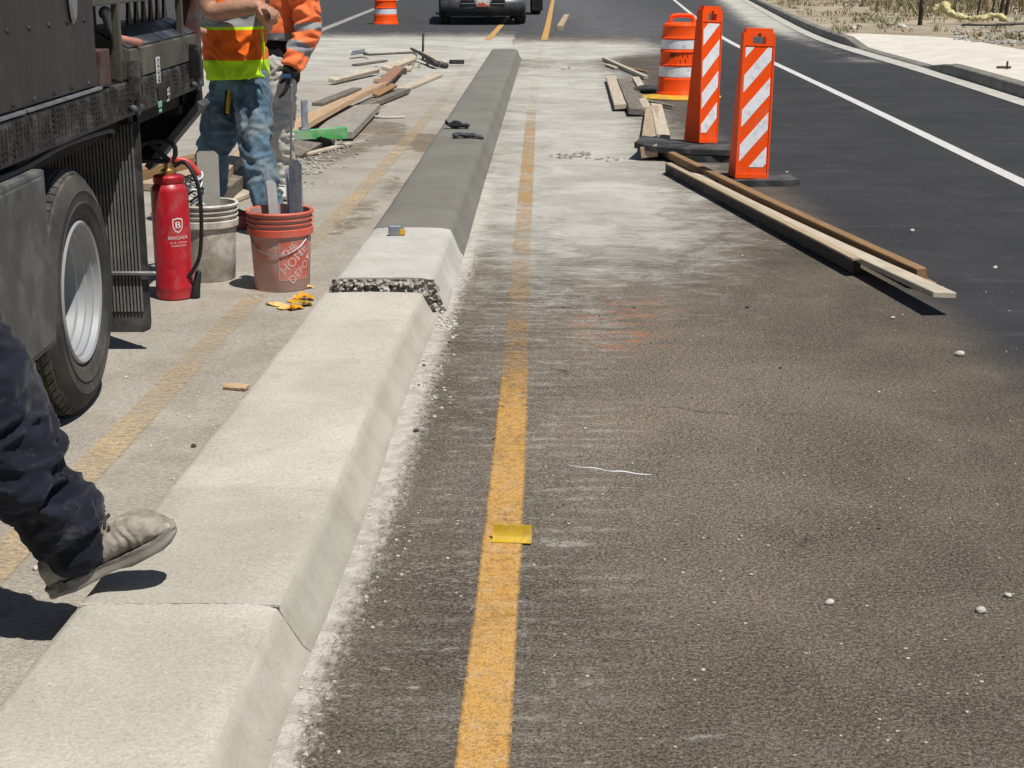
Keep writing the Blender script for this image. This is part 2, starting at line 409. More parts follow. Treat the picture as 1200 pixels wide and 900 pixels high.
scrape += blob(936, 690, .035, .03, 1.0) + blob(668, 638, .07, .03, .9) + blob(660, 655, .05, .03, .6) + blob(1105, 860, .05, .04, .8) + blob(826, 868, .05, .05, .7) + blob(870, 722, .03, .03, .7) + blob(690, 620, .06, .05, .5) + blob(800, 560, .10, .06, .4)
scrape = np.where((XX > 1.5) & (YY < 30), -.35, scrape)
slurry = np.interp(LAT, [-.05, .0, .025, .05, .085, .13, .2], [.95, .9, .74, .56, .44, .24, -.2])*(YY < 11)*(LAT > -.15)
fleck = np.interp(LAT, [-.1, .05, .15, .5, .8, 1.1, 1.7], [0, .9, 1, .8, .45, .16, .05])*(LAT > -.2)*np.interp(YY, [2, 5, 8, 9.5], [.9, .9, 1, 0])
fleck = np.where(LAT < -.25, .35, fleck)*(XX < 2)
groove = np.interp(LAT, [.08, .2, .36, .46, .72, .86], [.0, .55, .75, 1., .8, 0])*np.interp(YY, [2.2, 3, 3.8, 7, 8.5], [.35, .6, .95, .95, 0.])*(LAT > 0)
slurry = np.where((LAT < -.15) | (YY >= 11), -1, slurry)
stain = np.where(LAT < -.25, -.28, -.6)*np.ones_like(XX)
for b in [(420, 250, .18, .9, .9), (470, 215, .16, .9, .8), (385, 280, .15, .5, .6), (505, 170, .22, 1.1, 1.15), (455, 150, .35, .8, 1.0), (470, 165, .3, .5, .9), (520, 120, .2, 1., .7), (545, 100, .2, 1.0, .85),
          (605, 125, .10, .9, .6), (620, 225, .05, .25, .95), (612, 245, .06, .22, .8), (630, 80, .14, .9, .7), (600, 155, .1, .6, .5), (460, 120, .4, 1.2, .5), (610, 305, .06, .12, .9), (420, 205, .25, .7, .5), (660, 205, .1, .2, .5),
          (700, 40, .35, 1.6, .95), (680, 30, .2, 2, .8), (400, 70, 1, 1.6, .6), (385, 150, .4, 1.6, .75), (365, 185, .4, .8, .8), (410, 175, .3, .7, .7), (425, 130, .3, 1.6, .5), (450, 95, .5, 1.5, .45), (360, 215, .35, .5, .6), (250, 420, .2, .4, .35), (160, 480, .2, .3, .3), (300, 480, .12, .3, .3)]: stain += blob(*b)
stain += arc([(860, 330), (905, 420), (975, 530), (1030, 640), (1080, 760)], .06, 1.05)
stain += arc([(830, 345), (780, 345)], .05, .5)
orange = blob(750, 362, .16, .28, 1.2) + blob(735, 400, .16, .25, 1.2) + blob(700, 375, .12, .2, .9)
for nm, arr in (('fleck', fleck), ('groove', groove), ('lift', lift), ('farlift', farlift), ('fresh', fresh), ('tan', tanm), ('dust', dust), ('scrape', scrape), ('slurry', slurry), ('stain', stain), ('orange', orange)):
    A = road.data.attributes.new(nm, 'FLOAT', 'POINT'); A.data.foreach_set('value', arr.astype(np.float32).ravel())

# painted lines
def paint(name, c, c2):
    k = NT(name, .8, 0, .25); fine = k.noise(110, 5, .8)
    col = k.mix(k.step(k.noise(12, 6, .7), .35, .7), c, c2)
    col = k.mix(k.math('MULTIPLY', k.step(fine, .49, .58), .7), col, tuple(x*.40+.02 for x in c))
    col = k.mix(k.math('MULTIPLY', k.step(k.noise(18, 8, .8, .5), .50, .68), .55), col, (.52, .42, .28)); k.color(col)
    k.bump(k.math('ADD', k.noise(60, 5, .75), k.voro(210).outputs['Distance']), .5, .008)
    cov = k.math('ADD', k.attr('wear'), k.math('MULTIPLY', k.math('SUBTRACT', k.noise(34, 9, .84, .3), .5), 1.5))
    cov = k.math('ADD', cov, k.math('MULTIPLY', k.math('SUBTRACT', k.noise(2.4, 5, .7, .4), .5), .9))
    k.put(k.b.inputs['Alpha'], k.math('MULTIPLY', k.step(cov, .10, .80), .96)); return k.m
M_YEL = paint('worn_yellow_paint', (.62, .335, .085), (.60, .36, .14))
M_YFD = paint('faded_tan_yellow_paint', (.62, .46, .27), (.60, .49, .33))
M_WGR = paint('greyed_white_paint', (.40, .39, .36), (.46, .45, .41))
M_WHT = paint('white_road_paint', (.74, .74, .71), (.64, .63, .60))
def line(name, fx, wdt, y0, y1, mat, wear):
    Y = [y0]
    while Y[-1] < y1: Y.append(Y[-1]+max(.12, Y[-1]*.02))
    Y = np.array(Y); X = fx(Y); sub = [-.5, .5]
    return strip(name, [(X[i]-wdt/2, Y[i]) for i in range(len(Y))], [(X[i]+wdt/2, Y[i]) for i in range(len(Y))], mat, .004, [float(v) for v in wear(Y)])
line('yellow_line', yelR, .108, -5.0, 30.0, M_YEL, lambda Y: np.interp(Y, [1, 3, 5.2, 5.8, 6.4, 7.2, 8.2, 9, 10.5, 11.5, 14.5, 16.5, 18, 22, 30], [.80, .75, .62, .42, .27, .25, .29, .30, .40, .46, .38, .22, .12, .14, .16]))
line('yellow_line', yelR, .13, 30.9, 120, M_YEL, lambda Y: np.full_like(Y, .95))
line('yellow_line', yelL, .125, -5.0, 28.5, M_YFD, lambda Y: np.interp(Y, [1, 3.4, 4.5, 6, 7.5, 9, 10, 12, 15, 16.5, 20, 28], [.70, .64, .52, .38, .30, .38, .44, .44, .40, .28, .22, .16]))
line('yellow_line', yelL, .13, 30.9, 120, M_YEL, lambda Y: np.full_like(Y, .9))
line('white_line', whtR, .11, -5.0, 120, M_WHT, lambda Y: np.interp(Y, [1, 20, 30, 35, 60], [.95, .95, .95, .95, .8]))
line('white_line', whtL, .22, 31.0, 110, M_WGR, lambda Y: np.full_like(Y, .62))

# ------------------------------------------------------------------ concrete materials
def concrete(name, c, c2, speck=(.16, .14, .11), sp=.5, rel=.5, bl=2.5, damp=False):
    k = NT(name, .88, 0, .25)
    col = k.mix(k.step(k.noise(bl, 7, .7, .3), .34, .66), c, c2); col = k.scale(col, k.step(k.noise(105, 5, .8, .1), .38, .62, 1-.34*sp, 1+.2*sp))
    f = k.noise(120, 4, .75); col = k.mix(k.math('MULTIPLY', k.step(f, .53, .64), sp), col, tuple(x*.62 for x in c))
    col = k.mix(k.math('MULTIPLY', k.step(k.noise(75, 3, .6), .60, .74), sp), col, tuple(min(1, x*1.22) for x in c2))
    v = k.voro(42); col = k.mix(k.math('MULTIPLY', k.math('LESS_THAN', v.outputs['Distance'], .1), k.step(k.noise(8, 3), .5, .62)), col, speck)
    if damp:
        X, Y, Z = k.sep(); yy = k.math('ADD', Y, k.math('MULTIPLY', k.math('SUBTRACT', k.noise(7, 6, .7), .5), .10))
        m = k.math('MULTIPLY', k.step(yy, 4.02, 4.08, 1, 0), k.step(Y, 3.244, 3.247)); col = k.mix(m, col, k.mul(col, (.88, .885, .875)))
        m2 = k.math('MULTIPLY', k.step(k.noise(3.4, 8, .75, .6), .56, .72), .5); col = k.mix(m2, col, k.mul(col, (.80, .77, .72)))
    k.color(col); k.bump(k.math('ADD', k.noise(85, 5, .7), k.math('MULTIPLY', k.noise(18, 4, .6), .6)), rel, .006); return k.m
M_CURB = concrete('broomed_concrete', (.43, .398, .335), (.545, .51, .44), sp=.40, bl=1.5, damp=True)
M_FORM = concrete('formed_concrete_face', (.40, .368, .305), (.47, .44, .372), sp=.16, rel=.22, bl=5, damp=True)
M_BLOCK = concrete('old_concrete', (.44, .42, .37), (.54, .52, .47), sp=.35)
M_FRESH = concrete('damp_fresh_concrete', (.165, .156, .132), (.200, .190, .162), sp=.12, rel=.12, bl=1.6)
M_WALK = concrete('sidewalk_concrete', (.58, .535, .45), (.68, .64, .56), sp=.2)
M_GUT = concrete('gutter_concrete', (.40, .38, .335), (.52, .50, .45), sp=.2)
def crumbled():
    k = NT('broken_aggregate', .95, 0, .2); v = k.voro(46)
    col = k.mix(k.step(v.outputs['Distance'], .25, .62), (.47, .44, .38), (.29, .26, .215))
    col = k.mix(k.step(k.noise(26, 5, .7), .5, .7), col, (.34, .31, .27)); k.color(col); k.bump(v.outputs['Distance'], .9, -.03); return k.m
M_BROKE = crumbled()

topR = curve_fn([(245, 900), (327, 709), (377, 620), (465, 400), (497, 343)], .12)
topL = curve_fn([(0, 815), (88, 707), (200, 562), (332, 400), (376, 342)], .12)
bR = curve_fn([(506, 329), (530, 268), (546, 220), (605, 62)], .15)
bL = curve_fn([(392, 324), (436, 267), (468, 220), (573, 62)], .15)
def slab(name, y0, y1, h, fl, fr, mat, parent, n=14, rnd=.026, jag0=0., jag1=0., bat=.05, wob=.002):
    bm = newbm(); rings = []; rs = random.Random(int(y0*100))
    Y = np.linspace(y0, y1, n); L = fl(Y); Rr = fr(Y)
    NP = 9
    for i in range(n):
        l, r = float(L[i]), float(Rr[i])
        prof = [(l-bat, -.01), (l-.004, h-rnd), (l+rnd*.35, h-rnd*.3), (l+rnd*1.2, h)]
        prof += [(l+(r-l)*q, h+.003*math.sin(q*3.1)) for q in (.25, .5, .75)]
        prof += [(r-rnd*1.6, h), (r-rnd*.35, h-rnd*.3), (r+.006, h-rnd*1.3), (r+bat*.86, .022), (r+bat+.008, .008), (r+bat+.012, -.01)]
        ring = []
        for (x, z) in prof:
            dy = 0
            if i == 0 and jag0: dy = jag0*rs.uniform(-.4, 1)
            if i == n-1 and jag1: dy = -jag1*rs.uniform(-.4, 1)
            ring.append(bm.verts.new((x+wob*rs.uniform(-1, 1), Y[i]+dy, z+wob*.5*rs.uniform(-1, 1)*(z > .02))))
        rings.append(ring)
    m = len(rings[0])
    for a, b in zip(rings, rings[1:]):
        for i in range(m-1): bm.faces.new((a[i], a[i+1], b[i+1], b[i]))
        bm.faces.new((a[m-1], a[0], b[0], b[m-1]))
    bm.faces.new(rings[0]); bm.faces.new(rings[-1][::-1])
    if mat is M_CURB:
        bm.normal_update()
        for f in bm.faces:
            c_ = f.calc_center_median(); lo_ = (abs(f.normal.z) < .72 or c_.z < .085) and abs(f.normal.y) < .5
            if lo_: f.material_index = 1
        return link(name, bm, [M_CURB, M_FORM], parent, auto=60)
    return link(name, bm, mat, parent, auto=60)
t = thing('concrete_curb', 'pale finished concrete median curb running from the boot to the gap, with one joint', 'curb')
slab('slab', -4.5, 3.243, .12, topL, topR, M_CURB, t, 46)
slab('slab', 3.249, 6.63, .12, topL, topR, M_CURB, t, 26)
# mortar bead in the joint (crumbly, irregular)
bm = newbm(); rs = random.Random(5)
for i in range(46):
    u = i/45; x = float(topL(3.246))+.02+u*(float(topR(3.246))-float(topL(3.246))-.03); z = .1195
    q = .0035*rs.uniform(.4, 1.4)
    box(bm, (x-.006, 3.246-q, z-.004), (x+.006, 3.246+q, z+.0022*rs.uniform(.3, 1.3)))
tag(link('joint_mortar', bm, M_BLOCK, t), kind='stuff')
t = thing('curb_block', 'short whitish curb block with a broken crumbling end, carrying the tape measure', 'curb')
slab('slab', 6.80, 8.13, .15, bL, bR, M_BLOCK, t, 10, rnd=.028, wob=.003)
# broken face: real lumps of aggregate
bm = newbm(); rs = random.Random(11); l0, r0 = float(bL(6.8)), float(bR(6.8))
NX, NZ = 54, 14; g = []
for i in range(NX):
    col_ = []
    for j in range(NZ):
        u = i/(NX-1); v = j/(NZ-1); z = .002+v*.143
        x = (l0-.05+.046*v) + u*((r0+.055-.05*v)-(l0-.05+.046*v))
        d = mnoise.noise(Vector((x*15, z*22, 3)))*.030 + mnoise.noise(Vector((x*44, z*52, 8)))*.022
        edge_ = min(1, (1-v)*5)*min(1, u*18)*min(1, (1-u)*18)
        deep = .035 if v < .80 else 0
        col_.append(bm.verts.new((x, 6.80-.006-(d+.012-.4*deep*rs.random())*edge_, z)))
    g.append(col_)
for i in range(NX-1):
    for j in range(NZ-1): bm.faces.new((g[i][j], g[i+1][j], g[i+1][j+1], g[i][j+1]))
tag(link('broken_face', bm, M_BROKE, t), kind='stuff')
bm = newbm()
for i in range(38):
    u = rs.random(); x = l0-.03+u*(r0-l0+.08); z = rs.uniform(.012, .12); s_ = rs.uniform(.006, .016)
    tb = bmesh.new(); bmesh.ops.create_icosphere(tb, subdivisions=1, radius=s_)
    for v in tb.verts: v.co = v.co*rs.uniform(.45, 1.45) + Vector((x, 6.785-rs.random()*.012, z))
    join(bm, tb)
tag(link('aggregate', bm, M_BLOCK, t), kind='stuff')
t = thing('fresh_curb', 'long dark grey freshly poured curb with two gloves lying on it', 'curb')
slab('slab', 8.135, 25.0, .15, bL, bR, M_FRESH, t, 60, rnd=.03, wob=.0015)

# ------------------------------------------------------------------ right side: gutter, kerb, sidewalk, verge
def kh(y): # kerb height drops at the driveway
    return np.interp(y, [0, 21.6, 22.9, 27.6, 29.2, 200], [.14, .14, .03, .03, .14, .14])
Yk = np.concatenate([np.arange(-5, 40, .4), np.arange(40, 130, 2)])
kx = kerbX(Yk); gx = kerbX(Yk)-.26
strip('gutter', [(gx[i], Yk[i]) for i in range(len(Yk))], [(kx[i]+.02, Yk[i]) for i in range(len(Yk))], M_GUT, .006)
def ribbon(name, cols, mat, kind='structure', flat=False):
    bm = newbm(); V = [[bm.verts.new(c) for c in row] for row in cols]
    for a, b in zip(V, V[1:]):
        for i in range(len(a)-1): bm.faces.new((a[i], a[i+1], b[i+1], b[i]))
    return tag(link(name, bm, mat), kind=kind)
hk = kh(Yk)
M_KERB = concrete('shade_darkened_kerb_concrete', (.16, .15, .13), (.25, .235, .205), sp=.3)  # shade of the street-side face put into the whole kerb's colour
ribbon('kerb', [[(kx[i], Yk[i], 0), (kx[i]+.015, Yk[i], hk[i]-.012), (kx[i]+.03, Yk[i], hk[i]), (kx[i]+.16, Yk[i], hk[i]+.002), (kx[i]+.165, Yk[i], hk[i]-.05)] for i in range(len(Yk))], M_KERB)
offs = [.16, .5, 1.0, 1.8, 3, 5, 8, 12, 20, 40, 80]
def vz(x, y, i, o):
    z = hk[i] + (.14-hk[i])*min(1, max(0, (o-.3)/1.2))
    z += .05*mnoise.noise(Vector((x*.35, y*.35, 0))) * min(1, max(0, o-2.2)) + max(0, o-3)*.018
    return z
ribbon('verge', [[(kx[i]+o, Yk[i], vz(kx[i]+o, Yk[i], i, o)-.004) for o in offs] for i in range(len(Yk))], M_TERR)
Ys = np.arange(-4.7, 30.6, .3); wS = np.interp(Ys, [10, 21, 24, 27, 29, 30.6], [1.7, 1.85, 2.0, 2.0, 1.75, .45])
def sidew(y, o):
    i = int(np.argmin(abs(Yk-y))); return float(kerbX(y))+o
ribbon('sidewalk', [[(float(kerbX(Ys[j]))+o, Ys[j], float(kh(Ys[j]))+(.14-float(kh(Ys[j])))*min(1, max(0, (o-.3)/1.2))+.004) for o in np.linspace(.165, wS[j], 7)] for j in range(len(Ys))], M_WALK)

# ------------------------------------------------------------------ object materials
def truck_paint():
    k = NT('faded_black_truck_paint', .42, 0, .45); z = k.map((1, 1, .12)); n = k.noise(3, 6, .65)
    c = k.mix(k.step(n, .3, .7), (.0085, .0085, .009), (.017, .017, .017))
    d = k.math('MULTIPLY', k.step(k.noise(5, 8, .72, .4, z), .46, .74), .55); c = k.mix(d, c, (.062, .06, .055))          # dust runs
    sc = k.math('MULTIPLY', k.step(k.noise(34, 4, .7, .2, k.map((1, 1, .18), (.5, 0, 0))), .64, .70), .35); c = k.mix(sc, c, (.16, .155, .145))   # scratches
    c = k.mix(k.math('MULTIPLY', k.step(k.noise(17, 6, .8), .64, .72), .4), c, (.13, .12, .10))
    k.color(c); k.rough(k.math('ADD', k.math('MULTIPLY', d, .5), .40)); k.bump(k.noise(2.2, 3), .12, .02); return k.m
M_TRUCK = truck_paint()
M_RAIL = plain('dirty_black_steel', (.013, .0125, .013), .5, .2, .35, 8, .5, 90, dirt=(.15, .145, .135), amt=.5, dsc=9)
M_DARK = plain('underbody_black', (.012, .012, .012), .85, 0, .3, 6, .2, 40, dirt=(.07, .06, .05), amt=.3)
M_GREYSTEEL = plain('grey_olive_steel', (.085, .08, .066), .45, .3, .25, 5, .12, 40, dirt=(.2, .18, .14), amt=.45)
M_RUST = plain('rusty_edge', (.085, .035, .026), .6, .1, .35, 12, .3, 60, dirt=(.10, .09, .085), amt=.6, dsc=14)
M_SKIRT = plain('scuffed_grey_plate', (.075, .078, .077), .5, .25, .2, 5, .15, 50, dirt=(.19, .19, .175), amt=.5, dsc=7)
M_RUB = plain('tyre_rubber', (.030, .029, .028), .8, 0, .3, 10, .25, 70, dirt=(.13, .118, .10), amt=.62, dsc=5)
M_SIDE = plain('tyre_sidewall', (.036, .034, .032), .8, 0, .25, 5, .15, 70, dirt=(.10, .09, .078), amt=.55, dsc=4)
M_MAT = plain('black_rubber_mat', (.030, .030, .031), .75, 0, .3, 8, .35, 50, dirt=(.12, .115, .108), amt=.5, dsc=6)
M_RIM = plain('silver_painted_rim', (.34, .35, .36), .5, .2, .06, 4, .05, 40, dirt=(.34, .32, .29), amt=.35, dsc=6)
M_STEEL = plain('worn_steel', (.30, .31, .33), .4, .7, .2, 12, .15, 60, dirt=(.38, .36, .33), amt=.5)
M_BLADE = plain('blue_grey_blade', (.25, .285, .34), .5, .15, .25, 14, .1, 60, dirt=(.42, .41, .39), amt=.5, dsc=16)
M_DKSTEEL = plain('dark_steel', (.055, .052, .05), .55, .4, .25, 12, .2, 60, dirt=(.2, .18, .15), amt=.4)
M_WHITE = plain('white_print', (.72, .72, .70), .6, 0, .1, 30, 0)
M_RED = plain('red_extinguisher_paint', (.44, .010, .020), .36, 0, .15, 8, .06, 30, dirt=(.36, .10, .09), amt=.4, dsc=11, spec=.5)
M_REDH = plain('red_handle', (.62, .06, .05), .4, 0, .15, 10, .05)
M_BLK = plain('black_plastic', (.016, .016, .017), .5, 0, .2, 10, .08)
M_BRASS = plain('brass', (.45, .30, .12), .4, .8, .15, 10, .05)
M_BWHITE = plain('mud_caked_white_plastic', (.70, .67, .59), .6, 0, .1, 6, .2, 40, dirt=(.34, .29, .225), amt=.66, dsc=10)
M_BRED = plain('mud_caked_orange_plastic', (.58, .15, .10), .6, 0, .12, 6, .2, 40, dirt=(.50, .40, .35), amt=.92, dsc=6)
M_BRIM = plain('orange_red_plastic', (.60, .11, .065), .5, 0, .15, 8, .08, 40, dirt=(.50, .26, .20), amt=.45, dsc=10)
M_LOGO = plain('faded_pink_print', (.74, .46, .42), .6, 0, .15, 20, 0, dirt=(.52, .34, .30), amt=.5, dsc=18)
M_LOGOBG = plain('orange_red_print', (.62, .13, .085), .55, 0, .15, 12, .05, dirt=(.48, .30, .255), amt=.5, dsc=10)
M_WIRE = plain('grey_blue_wire', (.30, .36, .45), .5, 0, .2, 20, 0)
W_TAN = wood('tan_lumber', (.34, .25, .16), (.48, .375, .255), amt=.35)
W_PALE = wood('pale_dusty_lumber', (.42, .345, .25), (.58, .50, .385), amt=.55)
W_BROWN = wood('brown_lumber', (.235, .135, .062), (.33, .20, .10), amt=.2)
W_ORANGE = wood('orange_lumber', (.42, .27, .155), (.55, .39, .25), amt=.3)
W_GREY = wood('grey_weathered_lumber', (.135, .115, .092), (.21, .185, .15), amt=.35)
W_DARK = wood('dark_wood_and_side_shade', (.065, .055, .046), (.115, .098, .08), amt=.25)  # dark wood; also stands in for the shaded side of one plank
W_RED = wood('reddish_board', (.26, .125, .08), (.33, .19, .13), amt=.35)
W_CEM = wood('cement_crusted_board', (.23, .21, .175), (.34, .315, .27), amt=.6)

# ------------------------------------------------------------------ truck (tail away from us, its right flank along x = -1.44)
TX = -1.44
tr = thing('work_truck', 'black utility work truck parked at the left with dual rear wheels and grey toolbox', 'truck', (-2.6, 5.24, 0))
def tp(name, bm, mat, parent=None, **k):
    o = link(name, bm, mat, None, **k)
    if parent is None: parent = tr
    o.parent = parent; o.matrix_parent_inverse = Matrix.Translation(-Vector((-2.6, 5.24, 0)))
    return o
def tps(name, bm, mat, par, **k): # sub-part: parent sits at the truck's own place
    o = link(name, bm, mat, par, **k); return o
# deck and cargo body
bm = newbm(); box(bm, (-3.74, 2.75, .99), (TX-.02, 7.48, 1.055), .008); box(bm, (-3.74, 2.75, 1.3), (-3.70, 7.45, 2.1), .01)
box(bm, (-3.7, 2.75, 1.06), (-1.9, 2.80, 2.1), .01); box(bm, (-3.7, 2.75, 2.06), (-1.5, 5.60, 2.1), .01)
box(bm, (-3.7, 7.40, 1.06), (-1.95, 7.45, 1.6), .01)
tp('cargo_body', bm, M_TRUCK)
bm = newbm(); box(bm, (TX-.05, 2.75, 1.072), (TX-.006, 5.605, 2.1), .012)
door = tp('compartment_door', bm, M_TRUCK)
bm = newbm(); p = RX(85, 6, TX)
lathe(bm, [(.0, 0), (.035, .0), (.042, .006), (.034, .014), (.02, .012), (.0, .008)], 20, Matrix.Translation((TX-.006, p.y, p.z+.03)) @ Matrix.Rotation(R(90), 4, 'Y') @ Matrix.Scale(2.2, 4, (1, 0, 0)))
tps('door_latch', bm, M_STEEL, door)
bm = newbm(); box(bm, (TX-.05, 2.75, 1.058), (TX+.004, 4.72, 1.068), .002); box(bm, (TX-.05, 4.74, 1.058), (TX+.004, 5.62, 1.068), .002)
tps('door_sill', bm, M_STEEL, door)
# side rail with punched relief
bm = newbm(); box(bm, (TX-.06, 2.75, .925), (TX, 7.50, 1.053), .006)
rail = tp('side_rail', bm, M_RAIL)
bm = newbm(); rs = random.Random(2)
yy = 3.9
while yy < 7.42:
    for zz in (.942, .960, .978, .996, 1.014, 1.032):
        if abs(yy-RX(185, 118, TX).y) < .06: continue
        box(bm, (TX-.002, yy, zz), (TX+.0035, yy+.016, zz+.007))
    yy += .036
tag(tps('tread_pattern', bm, M_RAIL, rail), kind='stuff')
for px_ in (62, 216): # weld seams of the rail
    bm = newbm(); q = RX(px_, 130, TX); box(bm, (TX-.01, q.y-.003, .93), (TX+.0045, q.y+.003, 1.05), .001); tps('weld_seam', bm, M_RAIL, rail)
# rear rack section
bm = newbm(); y0, y1 = 5.66, 7.42
box(bm, (-1.95, y0-.03, 1.34), (TX-.01, 7.45, 1.42), .006)
tp('rack_beam', bm, M_GREYSTEEL)
bm = newbm(); box(bm, (-1.95, y0-.02, 1.42), (TX-.05, 7.44, 2.0), .01); tp('rack_wall', bm, M_TRUCK)
for q in (RX(145, 60, TX).y, RX(217, 40, TX).y):
    bm = newbm(); box(bm, (TX-.035, q-.018, 1.06), (TX-.008, q+.018, 1.345), .004); tp('rack_post', bm, M_GREYSTEEL)
bm = newbm(); box(bm, (TX-.09, 7.38, 1.06), (TX+.004, 7.46, 1.42), .004); tp('corner_post', bm, M_RUST)
bm = newbm(); q = 5.68; box(bm, (TX-.07, q-.045, 1.062), (TX-.004, q+.10, 1.19), .004); tp('corner_gusset', bm, M_RUST)
# sloped lid box under the opening
bm = newbm(); ya, yb = RX(152, 60, TX).y, RX(233, 40, TX).y
prism(bm, [(TX-.30, 1.06), (TX-.004, 1.06), (TX-.002, 1.165), (TX-.13, 1.235), (TX-.30, 1.235)], yb-ya, Matrix.Translation((0, ya, 0)))
bin_ = tp('parts_bin', bm, M_GREYSTEEL)
bm = newbm(); n_ = Vector((.07, 0, .128)).normalized()
for (a, b) in ((ya+.02, ya+.62), (ya+.65, yb-.25), (yb-.22, yb-.02)):
    t_ = bmesh.new(); v = [t_.verts.new(c) for c in ((TX-.012, a, 1.174), (TX-.012, b, 1.174), (TX-.125, b, 1.236), (TX-.125, a, 1.236))]; t_.faces.new(v)
    r_ = bmesh.ops.extrude_face_region(t_, geom=t_.faces[:]); bmesh.ops.translate(t_, verts=[e for e in r_['geom'] if isinstance(e, bmesh.types.BMVert)], vec=n_*.006); join(bm, t_)
tps('bin_lid', bm, plain('sky_tinted_lid_steel', (.075, .085, .105), .33, .5, .2, 5, .08, dirt=(.2, .2, .2), amt=.45), bin_)  # sky reflection put into the lid's bluish base colour
# dark recess and tapered tines of the rack
bm = newbm(); box(bm, (-1.95, y0, 1.06), (-1.90, 7.4, 1.35)); tp('rack_back', bm, M_DARK)
ta, tb_ = RX(150, 20, TX-.16).y, RX(200, 20, TX-.16).y
for i in range(6):
    yc = ta + (i+.5)*(tb_-ta)/6; bm = newbm()
    Mx = Matrix(((0, 1, 0, TX-.18), (1, 0, 0, yc), (0, 0, 1, 0), (0, 0, 0, 1)))
    prism(bm, [(-.055, 1.20), (.055, 1.20), (.018, 1.29), (.012, 1.36), (-.012, 1.36), (-.018, 1.29)], .012, Mx); tp('rack_tine', bm, M_GREYSTEEL)
for (px_, py_, l) in ((140, 46, .10), (223, 33, .07)):
    q = RX(px_, py_, TX-.05); bm = newbm(); tube(bm, [q+Vector((-.01, -.05, .012)), q, q+Vector((.05, l, -.018))], [.016, .017, .015], 12); tp('grip', bm, plain('salmon_grip', (.46, .20, .15), .6, 0, .2, 20, .05))
    bm = newbm(); tube(bm, [q+Vector((-.03, -.10, .11)), q+Vector((-.02, -.07, .05)), q+Vector((-.01, -.05, .014))], [.014, .016, .012], 10); tube(bm, [q+Vector((-.03, -.08, .10)), q+Vector((0, -.05, .09))], [.026, .02], 10); tp('hose_fitting', bm, M_STEEL)
for i in range(6): # rivets along the compartment door foot
    for zz in (1.09, 1.30):
        bm = newbm(); lathe(bm, [(.009, 0), (.008, .004), (0, .006)], 8, Matrix.Translation((TX-.006, 4.42+i*.21, zz)) @ Matrix.Rotation(R(90), 4, 'Y')); tps('rivet', bm, M_RAIL, door)
bm = newbm(); tube(bm, [(TX-.03, 4.0, .915), (TX-.02, 4.6, .895), (TX-.03, 5.2, .91), (TX-.02, 5.75, .90), (TX-.06, 5.95, .86)], .010, 8, sub=4); tp('cable', bm, M_BLK)
# stake brackets
for px_ in (153, 226):
    q = RX(px_, 112, TX)
    bm = newbm(); box(bm, (TX, q.y-.028, .985), (TX+.045, q.y-.012, 1.135), .003); box(bm, (TX, q.y+.012, .985), (TX+.045, q.y+.028, 1.125), .003); box(bm, (TX, q.y-.012, .985), (TX+.012, q.y+.012, 1.10), .002)
    br = tp('stake_bracket', bm, M_RAIL)
    bm = newbm(); tube(bm, [(TX+.024, q.y, .935), (TX+.024, q.y, 1.10)], .011, 10); tube(bm, [(TX+.012, q.y-.022, .955), (TX+.034, q.y+.022, .957)], [.015, .013], 10); tps('bracket_pin', bm, M_SKIRT, br)
# hole with a pale green tag, two small stickers
q = RX(186, 111, TX)
bm = newbm(); prism(bm, [(-.035, .03), (.035, .03), (.018, -.02), (-.005, -.025)], .004, Matrix(((0, 1, 0, TX), (1, 0, 0, q.y), (0, 0, 1, q.z), (0, 0, 0, 1)))); tp('rail_hole', bm, M_DARK)
bm = newbm(); box(bm, (TX, q.y-.028, q.z-.052), (TX+.006, q.y+.028, q.z-.026), .004); box(bm, (TX, q.y-.02, q.z-.072), (TX+.006, q.y+.022, q.z-.058), .004)
tp('green_tag', bm, plain('mint_green_paint', (.25, .52, .40), .5, 0, .2, 20, .05))
def sticker(px_, py_, txt, x, hgt, blank):
    q = RX(px_, py_, x); bm = newbm()
    Mx = Matrix(((0, 0, 1, x+.004), (0, -1, 0, q.y), (1, 0, 0, q.z), (0, 0, 0, 1))) # reads upward
    if blank: box(bm, (x+.0005, q.y-.033, q.z-.052), (x+.0025, q.y+.033, q.z+.052))
    o = None
    if blank: o = tp('sticker', bm, M_WHITE)
    else: bm.free()
    b2 = newbm(); add_text(b2, txt, hgt, Mx)
    tp('lettering', b2, M_BLK if blank else M_WHITE)
sticker(185, 82, 'BED', TX-.001, .055, True); sticker(196, 115, 'L', TX+.001, .07, False); sticker(196.5, 107, 'B', TX+.001, .07, False)
# chassis, axle, rear apron
bm = newbm(); box(bm, (-2.95, 1.2, .62), (-2.85, 7.2, .82), .01); box(bm, (-2.35, 1.2, .62), (-2.25, 7.2, .82), .01)
for yy in (2.9, 4.2, 6.3, 7.2): box(bm, (-3.6, yy, .82), (-1.5, yy+.08, .99), .006)
box(bm, (-3.72, 2.8, .86), (-1.5, 7.4, .985))
tp('chassis', bm, M_DARK)
bm = newbm(); tube(bm, [(-3.6, 5.24, .41), (-1.6, 5.24, .41)], .07, 14); lathe(bm, [(0, -.2), (.12, -.17), (.19, -.05), (.19, .05), (.12, .17), (0, .2)], 20, Matrix.Translation((-2.6, 5.24, .41)) @ Matrix.Rotation(R(90), 4, 'Y')); tp('axle', bm, M_DARK)
pa = RY(238, 116, 7.42); pb = RY(177, 190, 7.42)
bm = newbm(); prism(bm, [(TX-.0, .99), (pa.x, pa.z), (pb.x, pb.z), (pb.x-.15, pb.z-.0), (-3.2, pb.z), (-3.72, .99)], .05, Matrix.Translation((0, 7.37, 0))); tp('rear_apron', bm, M_DARK)
d_ = (pb-pa).normalized(); nn = Vector((d_.z, 0, -d_.x))
